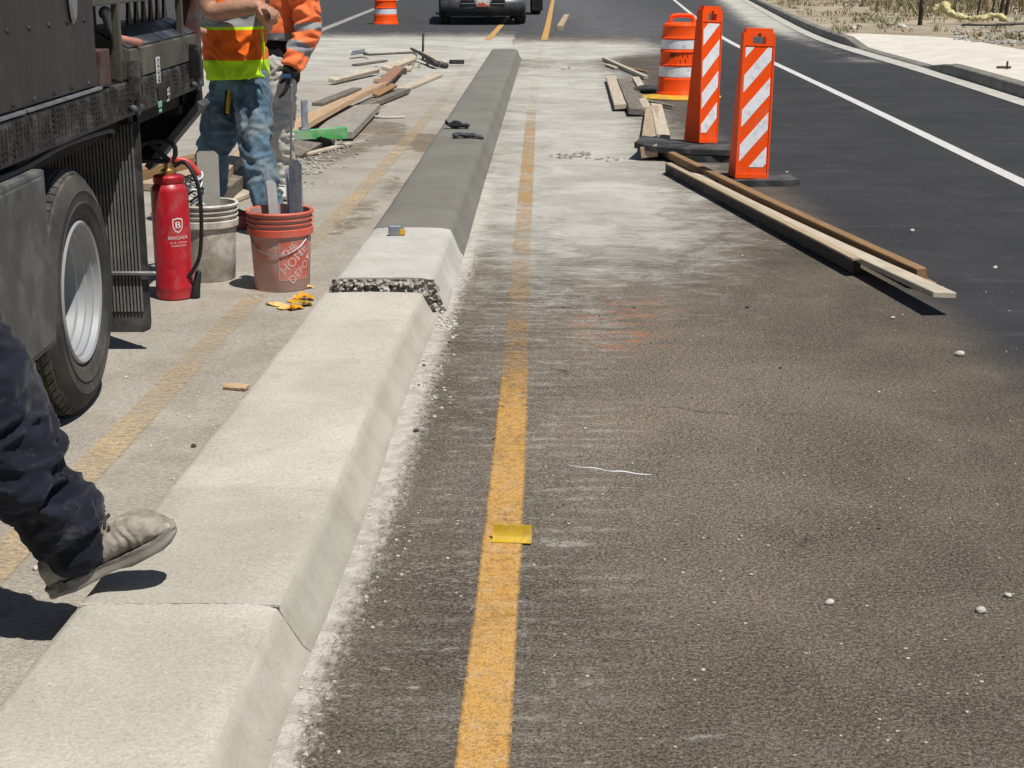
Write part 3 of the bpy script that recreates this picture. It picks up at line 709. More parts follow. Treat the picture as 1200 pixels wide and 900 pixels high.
bm = newbm()
if nn.z > 0: nn = -nn
hexa(bm, [pa+Vector((0, -.14, 0)), pb+Vector((0, -.14, 0)), pb+Vector((0, .06, 0)), pa+Vector((0, .06, 0)), pa+nn*.03+Vector((0, -.14, 0)), pb+nn*.03+Vector((0, -.14, 0)), pb+nn*.03+Vector((0, .06, 0)), pa+nn*.03+Vector((0, .06, 0))])
tp('apron_edge', bm, M_SKIRT)
# grey side toolbox ahead of the wheel
bm = newbm(); box(bm, (-1.95, 3.95, .34), (TX+.02, 4.80, .885), .01); tbx = tp('side_toolbox', bm, M_SKIRT)
bm = newbm(); box(bm, (TX+.018, 4.0, .36), (TX+.026, 4.76, .865), .003); tps('toolbox_door', bm, M_SKIRT, tbx)
bm = newbm(); box(bm, (TX-.30, 4.80, .345), (TX+.0, 4.815, .36), .002); tps('bottom_lip', bm, M_STEEL, tbx)
# wheels
def wheel(cx, cy, outer, parts=True, dish=.155):
    Rr, Wd = .408, .235
    Mx = Matrix.Translation((cx, cy, .41)) @ Matrix.Rotation(R(90)*outer, 4, 'Y')   # local +z points outward
    bm = newbm(); h = Wd/2
    lathe(bm, [(.252, -h+.02), (.30, -h+.004), (.345, -h), (.385, -h+.018), (.402, -h+.04), (Rr, -h+.06), (Rr, h-.06), (.402, h-.042), (.390, h-.022)], 72, Mx, False)
    ty = tp('tyre', bm, M_RUB, auto=40)
    bm = newbm(); lathe(bm, [(.390, h-.022), (.372, h-.008), (.345, h-.001), (.342, h+.001), (.338, h-.001), (.305, h-.003), (.302, h+.0005), (.298, h-.003), (.272, h-.008), (.25, h-.016), (.236, h-.035)], 72, Mx, False)
    tps('sidewall', bm, M_SIDE, ty, auto=50).matrix_parent_inverse = Matrix.Translation((0, 0, 0))
    if parts:
        bm = newbm()
        nb = 64
        for i in range(nb): # tread blocks: two centre ribs and shoulder lugs
            a = 2*math.pi*i/nb
            for (z0, z1, r1, off) in ((-h+.03, -.068, Rr+.008, 0), (-.056, -.006, Rr+.011, .5), (.006, .056, Rr+.011, .25), (.068, h-.03, Rr+.008, .6)):
                da = 2*math.pi/nb*.42; aa = a+off*2*math.pi/nb; pts = []
                sk = .03 if z0 < 0 else -.03
                for r_ in (Rr-.01, r1):
                    for (s_, z_) in ((-1, z0), (1, z0), (1, z1), (-1, z1)):
                        an = aa + s_*da + (sk if z_ == z1 else 0)
                        rr_ = r_ - (.014 if (z_ in (-h+.03, h-.03)) else 0)
                        pts.append(Mx @ Vector((rr_*math.cos(an), rr_*math.sin(an), z_)))
                hexa(bm, pts)
        tag(tps('tread_blocks', bm, M_RUB, ty), kind='stuff')
    bm = newbm(); lathe(bm, [(0.2397, h-.030), (0.2425, h-.016), (0.2361, h-.009), (0.2269, h-.014), (0.2242, h-.034), (0.2123, h-.036), (0.2114, h-.056), (0.2031, h-.060), (0.2004, h-.082), (0.1894, h-.088), (0.1867, h-.115), (0.1830, h-dish), (0.1418, h-dish-.008), (0.1281, h-dish+.012), (0.0686, h-dish+.016), (0.0668, h-dish+.03), (0.0458, h-dish+.04), (0, h-dish+.042)], 64, Mx, False)
    rim = tp('rim', bm, M_RIM, auto=40)
    if not parts: return
    for i in range(8):
        a = 2*math.pi*i/8+.2; bm = newbm(); lathe(bm, [(.016, 0), (.016, .022), (.008, .03), (0, .031)], 8, Mx @ Matrix.Translation((.112*math.cos(a), .112*math.sin(a), h-dish+.012))); tps('lug_nut', bm, M_STEEL, rim)
        a += math.pi/8; bm = newbm(); lathe(bm, [(0, .0), (.022, .001), (.022, -.004)], 12, Mx @ Matrix.Translation((.178*math.cos(a), .178*math.sin(a), h-dish-.001))); tps('hand_hole', bm, M_DARK, rim)
wheel(TX-.1175, 5.24, 1); wheel(TX-.40, 5.24, 1, False); wheel(-3.62, 5.24, -1, False)
wheel(-1.66, 1.35, 1, False, .06); wheel(-3.52, 1.35, -1, False, .06)
# ribbed mud flap and its rod
FY = 6.08; q0 = RY(181, 388, FY); q1 = RY(168, 150, FY)
bm = newbm(); zb, zt = .075, .90; xr = -1.425
outl = [(xr-.56, zt), (xr-.56, zb+.02), (xr-.54, zb), (xr-.03, zb), (xr-.005, zb+.012), (xr, zb+.04), (xr, zt)]
prism(bm, outl, .012, Matrix.Translation((0, FY, 0))); flap = tp('mud_flap', bm, M_MAT)
M_RIB = plain('dusty_sunlit_rubber_rib', (.135, .13, .12), .8, 0, .2, 9, .2, 50, dirt=(.24, .225, .2), amt=.5)  # dust, plus sunlight on the flap put into a lighter rib colour
bm = newbm(); x = xr-.545
while x < xr-.02:
    box(bm, (x, FY-.009, zb+.085), (x+.0065, FY+.002, zt-.01)); x += .0135
tag(tps('flap_ribs', bm, M_RIB, flap), kind='stuff')
bm = newbm(); z_ = RY(165, 319, FY).z; tube(bm, [(xr-.45, FY-.018, z_), (xr+.03, FY-.018, z_)], .008, 10); tps('retaining_rod', bm, M_STEEL, flap)
bm = newbm(); box(bm, (-1.99, FY-.02, .89), (TX-.02, FY+.03, .925), .003); tp('flap_hanger', bm, M_DARK)
# cab (beside the camera, outside the picture)
bm = newbm()
hexa(bm, [(-3.55, .2, .55), (-1.64, .2, .55), (-1.64, 2.6, .55), (-3.55, 2.6, .55), (-3.5, .25, 1.25), (-1.7, .25, 1.25), (-1.64, 2.6, 1.35), (-3.55, 2.6, 1.35)])
hexa(bm, [(-3.5, .95, 1.25), (-1.7, .95, 1.25), (-1.66, 2.6, 1.35), (-3.53, 2.6, 1.35), (-3.35, 1.45, 2.05), (-1.85, 1.45, 2.05), (-1.82, 2.55, 2.08), (-3.38, 2.55, 2.08)])
bmesh.ops.bevel(bm, geom=bm.edges[:], offset=.04, segments=3, affect='EDGES'); tp('cab', bm, M_TRUCK)

# ------------------------------------------------------------------ fire extinguisher
e0 = P(201, 347); e0.y += .0
EX, EY = -1.545, 7.10
ex = thing('fire_extinguisher', 'red fire extinguisher with white shield emblem standing beside the ribbed mud flap', 'extinguisher', (EX, EY, 0), R(10))
er = .084
bm = newbm(); lathe(bm, [(.0, 0), (er-.008, 0), (er, .008), (er, .05), (er+.0015, .055), (er, .06), (er, .492), (er-.004, .508), (er-.014, .520), (er-.018, .526), (er-.014, .534), (er-.014, .556), (er-.02, .562), (.03, .564), (.028, .57), (0, .57)], 48)
tankb = link('tank', bm, M_RED, ex, auto=35)
bm = newbm(); lathe(bm, [(.034, .564), (.036, .568), (.036, .584), (.022, .592), (.022, .617), (0, .620)], 20); vb = link('valve', bm, M_BRASS, ex, auto=35)
bm = newbm(); tube(bm, [(-.01, 0, 0.610), (.02, 0, 0.627), (.09, 0, 0.614), (.135, .0, 0.562)], [.013, .016, .015, .012], 10, .5, sub=3); link('squeeze_lever', bm, M_REDH, ex, True)
bm = newbm()
pts = [(.02, 0, 0.617), (-.05, 0, 0.626), (-.115, 0, 0.630), (-.135, .0, 0.662), (-.10, 0, 0.707), (-.02, 0, 0.714), (.03, 0, 0.697), (.035, 0, 0.652), (.02, 0, 0.622)]
tube(bm, pts, .011, 10, sub=3); tube(bm, [(-.07, 0, 0.712), (-.03, 0, 0.662), (.005, 0, 0.627)], [.012, .011, .012], 10); link('carry_handle', bm, M_BLK, ex, True)
bm = newbm(); tube(bm, [(.03, -.01, 0.602), (.075, -.03, 0.622), (.115, -.055, 0.562), (.135, -.065, .48), (.135, -.065, .33), (.12, -.06, .20), (.085, -.055, .13), (.06, -.05, .105)], [.009]*7+[.012], 10, sub=4); link('hose', bm, M_BLK, ex, True)
bm = newbm(); tube(bm, [(.11, -.02, .115), (.095, -.03, .04), (.09, -.035, .01)], [.014, .02, .024], 12); link('nozzle', bm, M_BLK, ex, True)
def wrap(bm, r, ang0, z0, tilt=0.):
    for v in bm.verts:
        x, y = v.co.x, v.co.y
        if tilt: x, y = x*math.cos(tilt)-y*math.sin(tilt), x*math.sin(tilt)+y*math.cos(tilt)
        rr_ = r(z0+y) if callable(r) else r
        a = ang0 + x/rr_; v.co = Vector((rr_*math.cos(a), rr_*math.sin(a), z0+y))
def wtext(txt, size, r, ang, z, tilt=0., sx=1.):
    t_ = text_mesh(txt, size); 
    for v in t_.verts: v.co.x *= sx
    bmesh.ops.subdivide_edges(t_, edges=[e for e in t_.edges if e.calc_length() > .012], cuts=1)
    wrap(t_, r, ang, z, tilt); return t_
A0 = R(-90+22)
bm = newbm(); sh = [(-.024, .028), (0, .034), (.024, .028), (.024, -.008), (.014, -.026), (0, -.035), (-.014, -.026), (-.024, -.008)]
t_ = bmesh.new(); vo = [t_.verts.new((x, y, 0)) for x, y in sh]; vi = [t_.verts.new((x*.82, y*.84, 0)) for x, y in sh]
for i in range(8): t_.faces.new((vo[i], vo[(i+1) % 8], vi[(i+1) % 8], vi[i]))
wrap(t_, er+.0012, A0, .345); join(bm, t_)
t_ = wtext('B', .042, er+.0014, A0, .345, 0, 1.15); join(bm, t_)
for v_ in (.0008, -.0008): t_ = wtext('B', .042, er+.0016, A0+v_/er*1.6, .345, 0, 1.15); join(bm, t_)
link('shield_emblem', bm, M_WHITE, tankb)
bm = newbm()
for (tx_, s_, z_, sx) in (('BRIGADE', .021, .288, 1.15), ('UL 21 - FOR USE', .0105, .266, 1.1), ('CLASS B FIRES', .0105, .252, 1.1)):
    join(bm, wtext(tx_, s_, er+.0012, A0+.02, z_, 0, sx))
link('lettering', bm, M_WHITE, tankb); bm = newbm()
for i in range(5): join(bm, wtext('- -- --- --', .006, er+.0012, A0+.30, .228-i*.008))
link('fine_print', bm, M_WHITE, tankb)

# ------------------------------------------------------------------ buckets
def bucket(name, label, loc, rz, mb, mr, h=.37, rt=.150, rb=.128, handle=True):
    b = thing(name, label, 'bucket', loc, rz, None)
    def rad(z): return rb+(rt-rb)*z/h
    bm = newbm()
    prof = [(0, .012), (rb-.01, .012), (rb-.004, .0), (rb, .006), (rad(.27)-.002, .27), (rad(.27)-.002, h-.001), (rad(h)-.006, h-.001), (rad(.25)-.006, .25), (rb-.008, .03), (0, .028)]
    lathe(bm, prof, 56, cap=False); link('pail', bm, mb, b, auto=35)
    bm = newbm()
    lathe(bm, [(rad(.27)-.003, .262), (rad(.27)+.009, .262), (rad(.29)+.009, .292), (rad(.29)-.003, .296)], 56, cap=False)
    link('rim', bm, mr, b, auto=35)
    for z in (.315, .338):
        bm = newbm(); lathe(bm, [(rad(z)-.003, z-.005), (rad(z)+.007, z-.003), (rad(z)+.007, z+.002), (rad(z)-.003, z+.004)], 56, cap=False); link('rim_band', bm, mr, b, auto=35)
    bm = newbm()
    lathe(bm, [(rad(h)-.005, h-.014), (rad(h)+.007, h-.012), (rad(h)+.009, h-.004), (rad(h)+.004, h+.003), (rad(h)-.006, h), (rad(h)-.008, h-.01)], 56, cap=False)
    link('lip', bm, mr, b, auto=35)
    return b, rad
bw, radw = bucket('bucket', 'mud caked white plastic bucket between the fire extinguisher and the red bucket', (-1.475, 7.56, 0), 0, M_BWHITE, M_BWHITE)
brd, radr = bucket('bucket', 'orange red plastic bucket caked with mud holding grey steel blades', (-1.085, 7.33, 0), 0, M_BRED, M_BRIM)
bm = newbm()
tube(bm, [(radr(.28)*math.cos(a)+0, radr(.28)*math.sin(a)*1.0-.0, .28-.105*math.sin((a-R(190))/R(160)*math.pi)) for a in [R(190+i*10) for i in range(17)]], .0025, 6); link('wire_handle', bm, M_STEEL, brd)
bm = newbm(); t_ = bmesh.new()
N = 16; g = [[t_.verts.new((-.082+.164*i/N, -.09+.18*j/8, 0)) for j in range(9)] for i in range(N+1)]
for i in range(N):
    for j in range(8): t_.faces.new((g[i][j], g[i+1][j], g[i+1][j+1], g[i][j+1]))
AL = R(-90+38)
wrap(t_, lambda z: radr(z)+.0008, AL, .150); join(bm, t_); lg = link('logo_square', bm, M_LOGOBG, brd)
bm = newbm()
for (a, b_, c, d) in ((-.084, -.092, .084, -.0895), (-.084, .0895, .084, .092), (-.084, -.09, -.0815, .09), (.0815, -.09, .084, .09)):
    t_ = bmesh.new(); n_ = 14 if c-a > .1 else 1
    lo = [t_.verts.new((a+(c-a)*i/n_, b_, 0)) for i in range(n_+1)]; hi = [t_.verts.new((a+(c-a)*i/n_, d, 0)) for i in range(n_+1)]
    for i in range(n_): t_.faces.new((lo[i], lo[i+1], hi[i+1], hi[i]))
    wrap(t_, lambda z: radr(z)+.0014, AL, .150); join(bm, t_)
for (tx_, s_, dx, dz) in (('THE', .046, -.035, .048), ('HOME', .060, -.008, .002), ('DEPOT', .052, .03, -.046)):
    t_ = text_mesh(tx_, s_, .0009)
    for v in t_.verts: v.co.x *= 1.0
    ca, sa = math.cos(R(42)), math.sin(R(42))
    for v in t_.verts: x, y = v.co.x, v.co.y; v.co = Vector((x*ca-y*sa+dx, x*sa+y*ca+dz, 0))
    bmesh.ops.subdivide_edges(t_, edges=[e for e in t_.edges if e.calc_length() > .012], cuts=1)
    wrap(t_, lambda z: radr(z)+.0018, AL, .150); join(bm, t_)
link('lettering', bm, M_LOGO, lg)

# steel blades standing in the red bucket, float board in the white one
def blade(name, label, cat, pbase, ptop, wd, th, mat, rz, grip=True):
    d = (ptop-pbase); L = d.length; o = thing(name, label, cat, pbase)
    q = d.to_track_quat('Z', 'Y'); o.rotation_mode = 'QUATERNION'; o.rotation_quaternion = q @ Matrix.Rotation(rz, 4, 'Z').to_quaternion()
    bm = newbm(); prism(bm, [(-wd/2, 0), (wd/2, 0), (wd/2, L-.012), (wd/2-.012, L), (-wd/2+.02, L), (-wd/2, L-.02)], th, Matrix.Translation((0, -th/2, 0))); link('blade', bm, mat, o)
    if grip:
        bm = newbm(); box(bm, (-.012, th/2, L*.35), (.012, th/2+.014, L*.95), .003); link('spine', bm, M_STEEL, o)
        bm = newbm(); tube(bm, [(0, th/2+.02, L*.5), (0, th/2+.06, L*.55), (0, th/2+.06, L*.8), (0, th/2+.02, L*.85)], .011, 8); link('handle', bm, M_BLK, o)
    return o
rc = Vector((-1.085, 7.33, .03))
blade('trowel', 'tall blue grey steel blade standing upright in the red bucket', 'trowel', rc+Vector((.06, .05, 0)), RY(346, 187, 7.40), .082, .004, M_BLADE, R(-6), False)
bm_o = blade('trowel', 'blue grey U shaped steel blade behind the tallest one in the red bucket', 'trowel', rc+Vector((.075, .10, 0)), RY(343, 196, 7.47), .092, .003, M_BLADE, R(8), False)
blade('trowel', 'short pale grey blade leaning left in the red bucket', 'trowel', rc+Vector((-.01, -.01, 0)), RY(317, 211, 7.35), .058, .006, plain('pale_grey_blade', (.44, .43, .41), .6, .1, .12, 9, .1, dirt=(.3, .28, .26), amt=.4), R(4), False)
blade('trowel', 'bluish ragged blade behind the short pale blade in the red bucket', 'trowel', rc+Vector((-.02, .09, 0)), RY(312, 199, 7.43), .062, .004, M_BLADE, R(-10), False)
wc = Vector((-1.475, 7.56, .03))
blade('float_board', 'flat light grey plate standing upright in the white bucket', 'board', wc+Vector((.0, .08, 0)), RY(243, 177, 7.70), .104, .012, plain('dry_mortar_grey', (.36, .345, .30), .85, 0, .1, 6, .2, dirt=(.28, .26, .22), amt=.4), R(2), False)
cb = thing('cable_bundle', 'tangle of thin grey and blue wires hanging in the white bucket', 'cable', (0, 0, 0))
rs = random.Random(4)
for i in range(7):
    bm = newbm(); base = RY(226, 236, 7.56); pts = []
    for j in range(8):
        a = j*.9+i*1.7; pts.append(base+Vector((.045*math.cos(a)*rs.uniform(.5, 1.1)+.01, .03*math.sin(a), .02*j+.02*rs.random()-.02)))
    tube(bm, pts, .0045, 6, sub=4); link('wire', bm, [M_WIRE, M_WHITE, M_BLK][i % 3], cb, True)
bm = newbm(); c_ = P(284, 268)
lathe(bm, [(0, -.06), (.045, -.06), (.05, -.03), (.05, .02), (.03, .04), (.015, .045), (0, .047)], 20)
o_ = link('red_canister', bm, plain('deep_red_plastic', (.26, .02, .03), .45, 0, .2, 8, .05, dirt=(.25, .15, .13), amt=.4), auto=40, loc=(c_.x, c_.y, .06))
tag(o_, 'small dark red canister on the ground behind the red bucket', 'canister')

# ------------------------------------------------------------------ lumber
def board(label, a, b, wd, th, mat, roll=0., name='board', group=None, bend=0., cat='board', chip=.0):
    """a, b: centres of the ends; wd across, th thick"""
    a = Vector(a); b = Vector(b); d = b-a; L = d.length; x = d.normalized(); y = Vector((0, 0, 1)).cross(x).normalized(); z = x.cross(y)
    bm = newbm(); n = 6; rings = []; rs = random.Random(int(abs(a.x*991+a.y*77))+3)
    for i in range(n+1):
        u = i/n; o = bend*math.sin(u*math.pi); e = rs.uniform(-.002, .002)
        e2 = 0 if 0 < i < n else 1
        rings.append([bm.verts.new((u*L + e2*rs.uniform(-chip, chip), sy*(wd/2+e), sz*(th/2)+o)) for sy, sz in ((-1, -1), (1, -1), (1, 1), (-1, 1))])
    for r0_, r1_ in zip(rings, rings[1:]):
        for i in range(4): bm.faces.new((r0_[i], r0_[(i+1) % 4], r1_[(i+1) % 4], r1_[i]))
    bm.faces.new(rings[0][::-1]); bm.faces.new(rings[-1])
    bmesh.ops.recalc_face_normals(bm, faces=bm.faces)
    bmesh.ops.bevel(bm, geom=[e for e in bm.edges if e.calc_face_angle(0) > 1], offset=min(.0035, th*.12), segments=1, affect='EDGES')
    o = link(name, bm, mat); o.matrix_world = Matrix((x.to_4d(), y.to_4d(), z.to_4d(), (0, 0, 0, 1))).transposed()
    o.matrix_world = Matrix.Translation(a) @ Matrix(((x.x, y.x, z.x), (x.y, y.y, z.y), (x.z, y.z, z.z))).to_4x4() @ Matrix.Rotation(roll, 4, 'X')
    return tag(o, label, cat, group)
G1 = 'long planks laid beside the dark lane'
# right side bundle of long planks
board('long orange brown plank on the inner dark lane side of the plank bundle', P(779, 178, .05), P(1080, 321, .075), .05, .055, W_BROWN, R(6), 'plank', G1, -.01)
board('longest pale plank in the middle of the bundle, its near end raised over the asphalt', P(806, 203, .03), P(1107, 346, .095), .105, .028, W_PALE, R(-4), 'plank', G1, -.012)
board('plank nearest the dusty lane with its side shade painted dark, shortest of the long bundle', P(783, 197, .035), P(1004, 312, .045), .04, .07, W_DARK, R(0), 'plank', G1, 0)  # shade on the plank's left side painted in as dark wood
board('thin strip added as the pale top of the plank with the painted side shade', P(783, 191.5, .078), P(1004, 304, .088), .042, .012, W_TAN, R(3), 'plank', G1, 0)  # top face of the same plank, added as its own pale strip
board('thin brown plank under the raised near end of the long pale plank', P(960, 268, .02), P(1092, 335, .03), .05, .03, W_BROWN, 0, 'plank', G1)
G2 = 'short boards scattered near the orange barrel'
board('thin pale stick of lumber lying farthest from the camera in front of the barrel', P(708, 69, .03), P(757, 91, .03), .06, .05, W_PALE, 0, 'board', G2)
board('tiny pale wood offcut beside the far thin stick', P(711, 76, .02), P(722, 80, .02), .06, .03, W_PALE, 0, 'board', G2)
board('dark strip of wood just behind the far thin pale stick', P(733, 79, .012), P(758, 84, .012), .05, .02, W_BROWN, 0, 'board', G2)
board('short pale board with a clean cut end, leftmost by the barrel', P(715.5, 91, .05), P(727, 125, .05), .12, .05, W_PALE, R(4), 'board', G2)
board('dark brown weathered board between two pale boards left of the barrel', P(730, 95, .05), P(746, 131, .05), .15, .06, W_GREY, R(-5), 'board', G2)
board('pale board end showing right beside the dark weathered board', P(745, 92, .04), P(752, 104, .04), .09, .045, W_PALE, 0, 'board', G2)
board('brown board lying close along the right of the dark weathered board', P(738, 98, .02), P(756, 126, .02), .10, .03, W_GREY, 0, 'board', G2)
board('stubby pale block of wood at the near tip of the dark weathered board', P(751, 118, .045), P(756, 128, .045), .12, .05, W_PALE, R(8), 'board', G2)
board('brown slanting board with a square pale end in front of the black rubber slab', P(765, 129, .05), P(760.5, 178, .07), .13, .085, W_TAN, R(8), 'board', G2)
board('rough pale upright-leaning board between the barrel and the black rubber slab', P(769, 124, .06), P(777, 161, .10), .115, .045, W_PALE, R(-8), 'board', G2)
board('thin grey lath sticking out to the right below the yellow barrel base', P(762, 119, .03), P(790, 125, .03), .05, .02, W_GREY, 0, 'board', G2)
# left pile
G3 = 'boards in the pile left of the fresh curb'
board('long orange tinted plank running into the pile, the upper of two side by side', P(338, 150, .10), P(409, 117, .06), .14, .035, W_ORANGE, R(5), 'plank', G3)
board('long pale orange plank with a splintered far end, lower of two side by side', P(338, 158, .08), P(446, 100, .13), .13, .05, W_ORANGE, R(-8), 'plank', G3, .02, chip=.06)
board('grey weathered plank continuing beyond the splintered plank', P(424, 125, .04), P(473, 106, .04), .16, .05, W_GREY, 0, 'plank', G3)
board('pale plank lying beyond the grey plank toward the stake', P(468, 106, .02), P(512, 88, .02), .16, .03, W_PALE, 0, 'plank', G3)
board('reddish brown board crossing over the splintered plank end', P(447, 99, .13), P(468, 79, .10), .13, .04, W_RED, R(10), 'board', G3)
board('thin white edged lath pointing left with a dark underside', P(389, 95, .05), P(441, 82, .07), .09, .05, W_PALE, R(15), 'board', G3)
board('pale lath behind the reddish board leaning to the stake', P(452, 81, .10), P(481, 70, .12), .12, .05, W_PALE, R(15), 'board', G3)
board('cement crusted grey form board below the splintered plank', P(389, 160, .04), P(425, 126, .05), .36, .06, W_CEM, R(-4), 'board', G3)
board('pale narrow stick standing between stake and planks', P(479, 82, .03), P(487, 64, .08), .06, .04, W_PALE, 0, 'board', G3)
board('dark stub of wood in the middle of the pile', P(460, 82, .04), P(471, 84, .04), .14, .09, W_DARK, 0, 'board', G3)
board('pale board leaning right of the iron stake', P(497, 62, .10), P(515, 74, .05), .10, .05, W_PALE, R(12), 'board', G3)
board('brown board under the green screed near the white trousers', P(338, 183, .03), P(372, 164, .05), .18, .06, W_GREY, R(14), 'board', G3)
board('broken grey stub of wood under the far half of the green screed', P(364, 166, .05), P(385, 164, .05), .17, .12, W_GREY, R(8), 'board', G3, chip=.03)
board('thin white stick lying in the rubble in front of the green screed', P(358, 181, .02), P(411, 168, .02), .065, .02, W_PALE, 0, 'board', G3)
board('weathered plank lying flat left of the splintered plank', P(372, 122, .02), P(418, 104, .02), .12, .03, W_GREY, 0, 'plank', G3)
board('pale short board under the reddish board', P(438, 94, .03), P(462, 92, .05), .12, .04, W_TAN, 0, 'board', G3)
board('thin grey lath lying between the shovel and the reddish board', P(415, 76, .02), P(452, 71, .02), .08, .025, W_GREY, 0, 'board', G3)
board('brown broken lath crossing the grey weathered plank', P(440, 112, .09), P(462, 100, .12), .07, .03, W_BROWN, R(20), 'board', G3)
board('pale timber behind the blue jeans, upper of the stacked timbers', P(252, 212, .16), P(284, 181, .16), .09, .07, W_TAN, R(4), 'timber', 'timbers behind the workers')
board('thick grey timber behind the blue jeans, below the pale timber', P(256, 226, .08), P(292, 196, .08), .16, .10, W_GREY, R(4), 'timber', 'timbers behind the workers')
board('low flat board between the two buckets behind the jeans', P(262, 236, .02), P(300, 222, .02), .12, .03, W_PALE, 0, 'timber', 'timbers behind the workers')
board('long brown board on the ground left of the jeans beyond the extinguisher', P(160, 205, .04), P(236, 186, .05), .10, .08, W_BROWN, 0, 'timber', 'timbers behind the workers')
board('wide tan board lying behind the fire extinguisher handle', P(170, 219, .03), P(240, 200, .03), .14, .05, W_TAN, 0, 'timber', 'timbers behind the workers')

# ------------------------------------------------------------------ people
def cloth(name, c, var=.2, dirt=None, amt=.4, bsc=220, dsc=5, weave=.25):
    k = NT(name, .9, 0, .15); k.b.inputs['Sheen Weight'].default_value = .12
    col = k.mix(k.step(k.noise(7, 6, .65, .3), .32, .68), tuple(x*(1-var) for x in c), tuple(x*(1+var) for x in c))
    if dirt is not None:
        f = k.step(k.noise(dsc, 8, .7, .5), .64-amt*.35, .86-amt*.3); col = k.mix(k.math('MULTIPLY', f, .75), col, dirt)
        col = k.mix(k.math('MULTIPLY', k.step(k.noise(46, 5, .8, .4), .60, .66), .55*amt), col, tuple(min(1, x*1.8) for x in dirt))
    k.color(col); k.bump(k.math('ADD', k.noise(bsc, 2, .5), k.math('MULTIPLY', k.noise(25, 4, .6), 1.5)), weave, .004); return k.m
C_NAVY = cloth('navy_denim', (.0095, .0115, .020), .3, (.10, .10, .11), .30, 400, 9)
C_BLUE = cloth('worn_blue_denim', (.075, .13, .18), .45, (.32, .33, .31), .5, 260, 4)
C_PALE = cloth('dusty_white_trousers', (.50, .48, .44), .12, (.30, .27, .215), .42, 260, 5)
C_VEST = cloth('hi_vis_orange_mesh', (.74, .13, .012), .10, None)
C_LIME = cloth('hi_vis_lime', (.52, .82, .015), .06, None)
C_REFL = cloth('silver_reflective_tape', (.27, .28, .285), .10, None, bsc=500)
C_JACK = cloth('hi_vis_orange_jacket', (.86, .19, .06), .08, (.80, .36, .20), .3)
C_BLACK = cloth('black_knit', (.012, .012, .013), .3, (.06, .057, .05), .25)
C_GREYT = cloth('grey_shirt', (.12, .115, .10), .2, None)
C_GLOVE = cloth('black_work_glove', (.018, .018, .02), .25, (.12, .115, .105), .3)
C_BOOT = cloth('cement_dusted_suede', (.215, .182, .145), .25, (.40, .37, .31), .8, 300, 14)
C_SOLE = plain('dusty_boot_sole', (.20, .185, .16), .85, 0, .2, 14, .25, 60, dirt=(.34, .31, .27), amt=.6)
C_BOOTD = cloth('dark_dusty_boot', (.075, .072, .072), .3, (.24, .225, .20), .5, 300, 9)
C_LACE = plain('dark_lace', (.05, .043, .036), .9)
def skin_mat():
    k = NT('tanned_skin', .55, 0, .35); k.b.inputs['Subsurface Weight'].default_value = .08; k.b.inputs['Subsurface Radius'].default_value = (.02, .008, .004)
    k.color(k.mix(k.step(k.noise(18, 4), .3, .7), (.36, .185, .115), (.46, .255, .165))); k.bump(k.noise(160, 3), .12, .002); return k.m
SKIN = skin_mat(); HAIR = plain('dark_hair', (.02, .015, .012), .7); EYE = plain('eye_white', (.7, .68, .64), .3)
HELM = plain('white_hard_hat', (.7, .7, .68), .35)

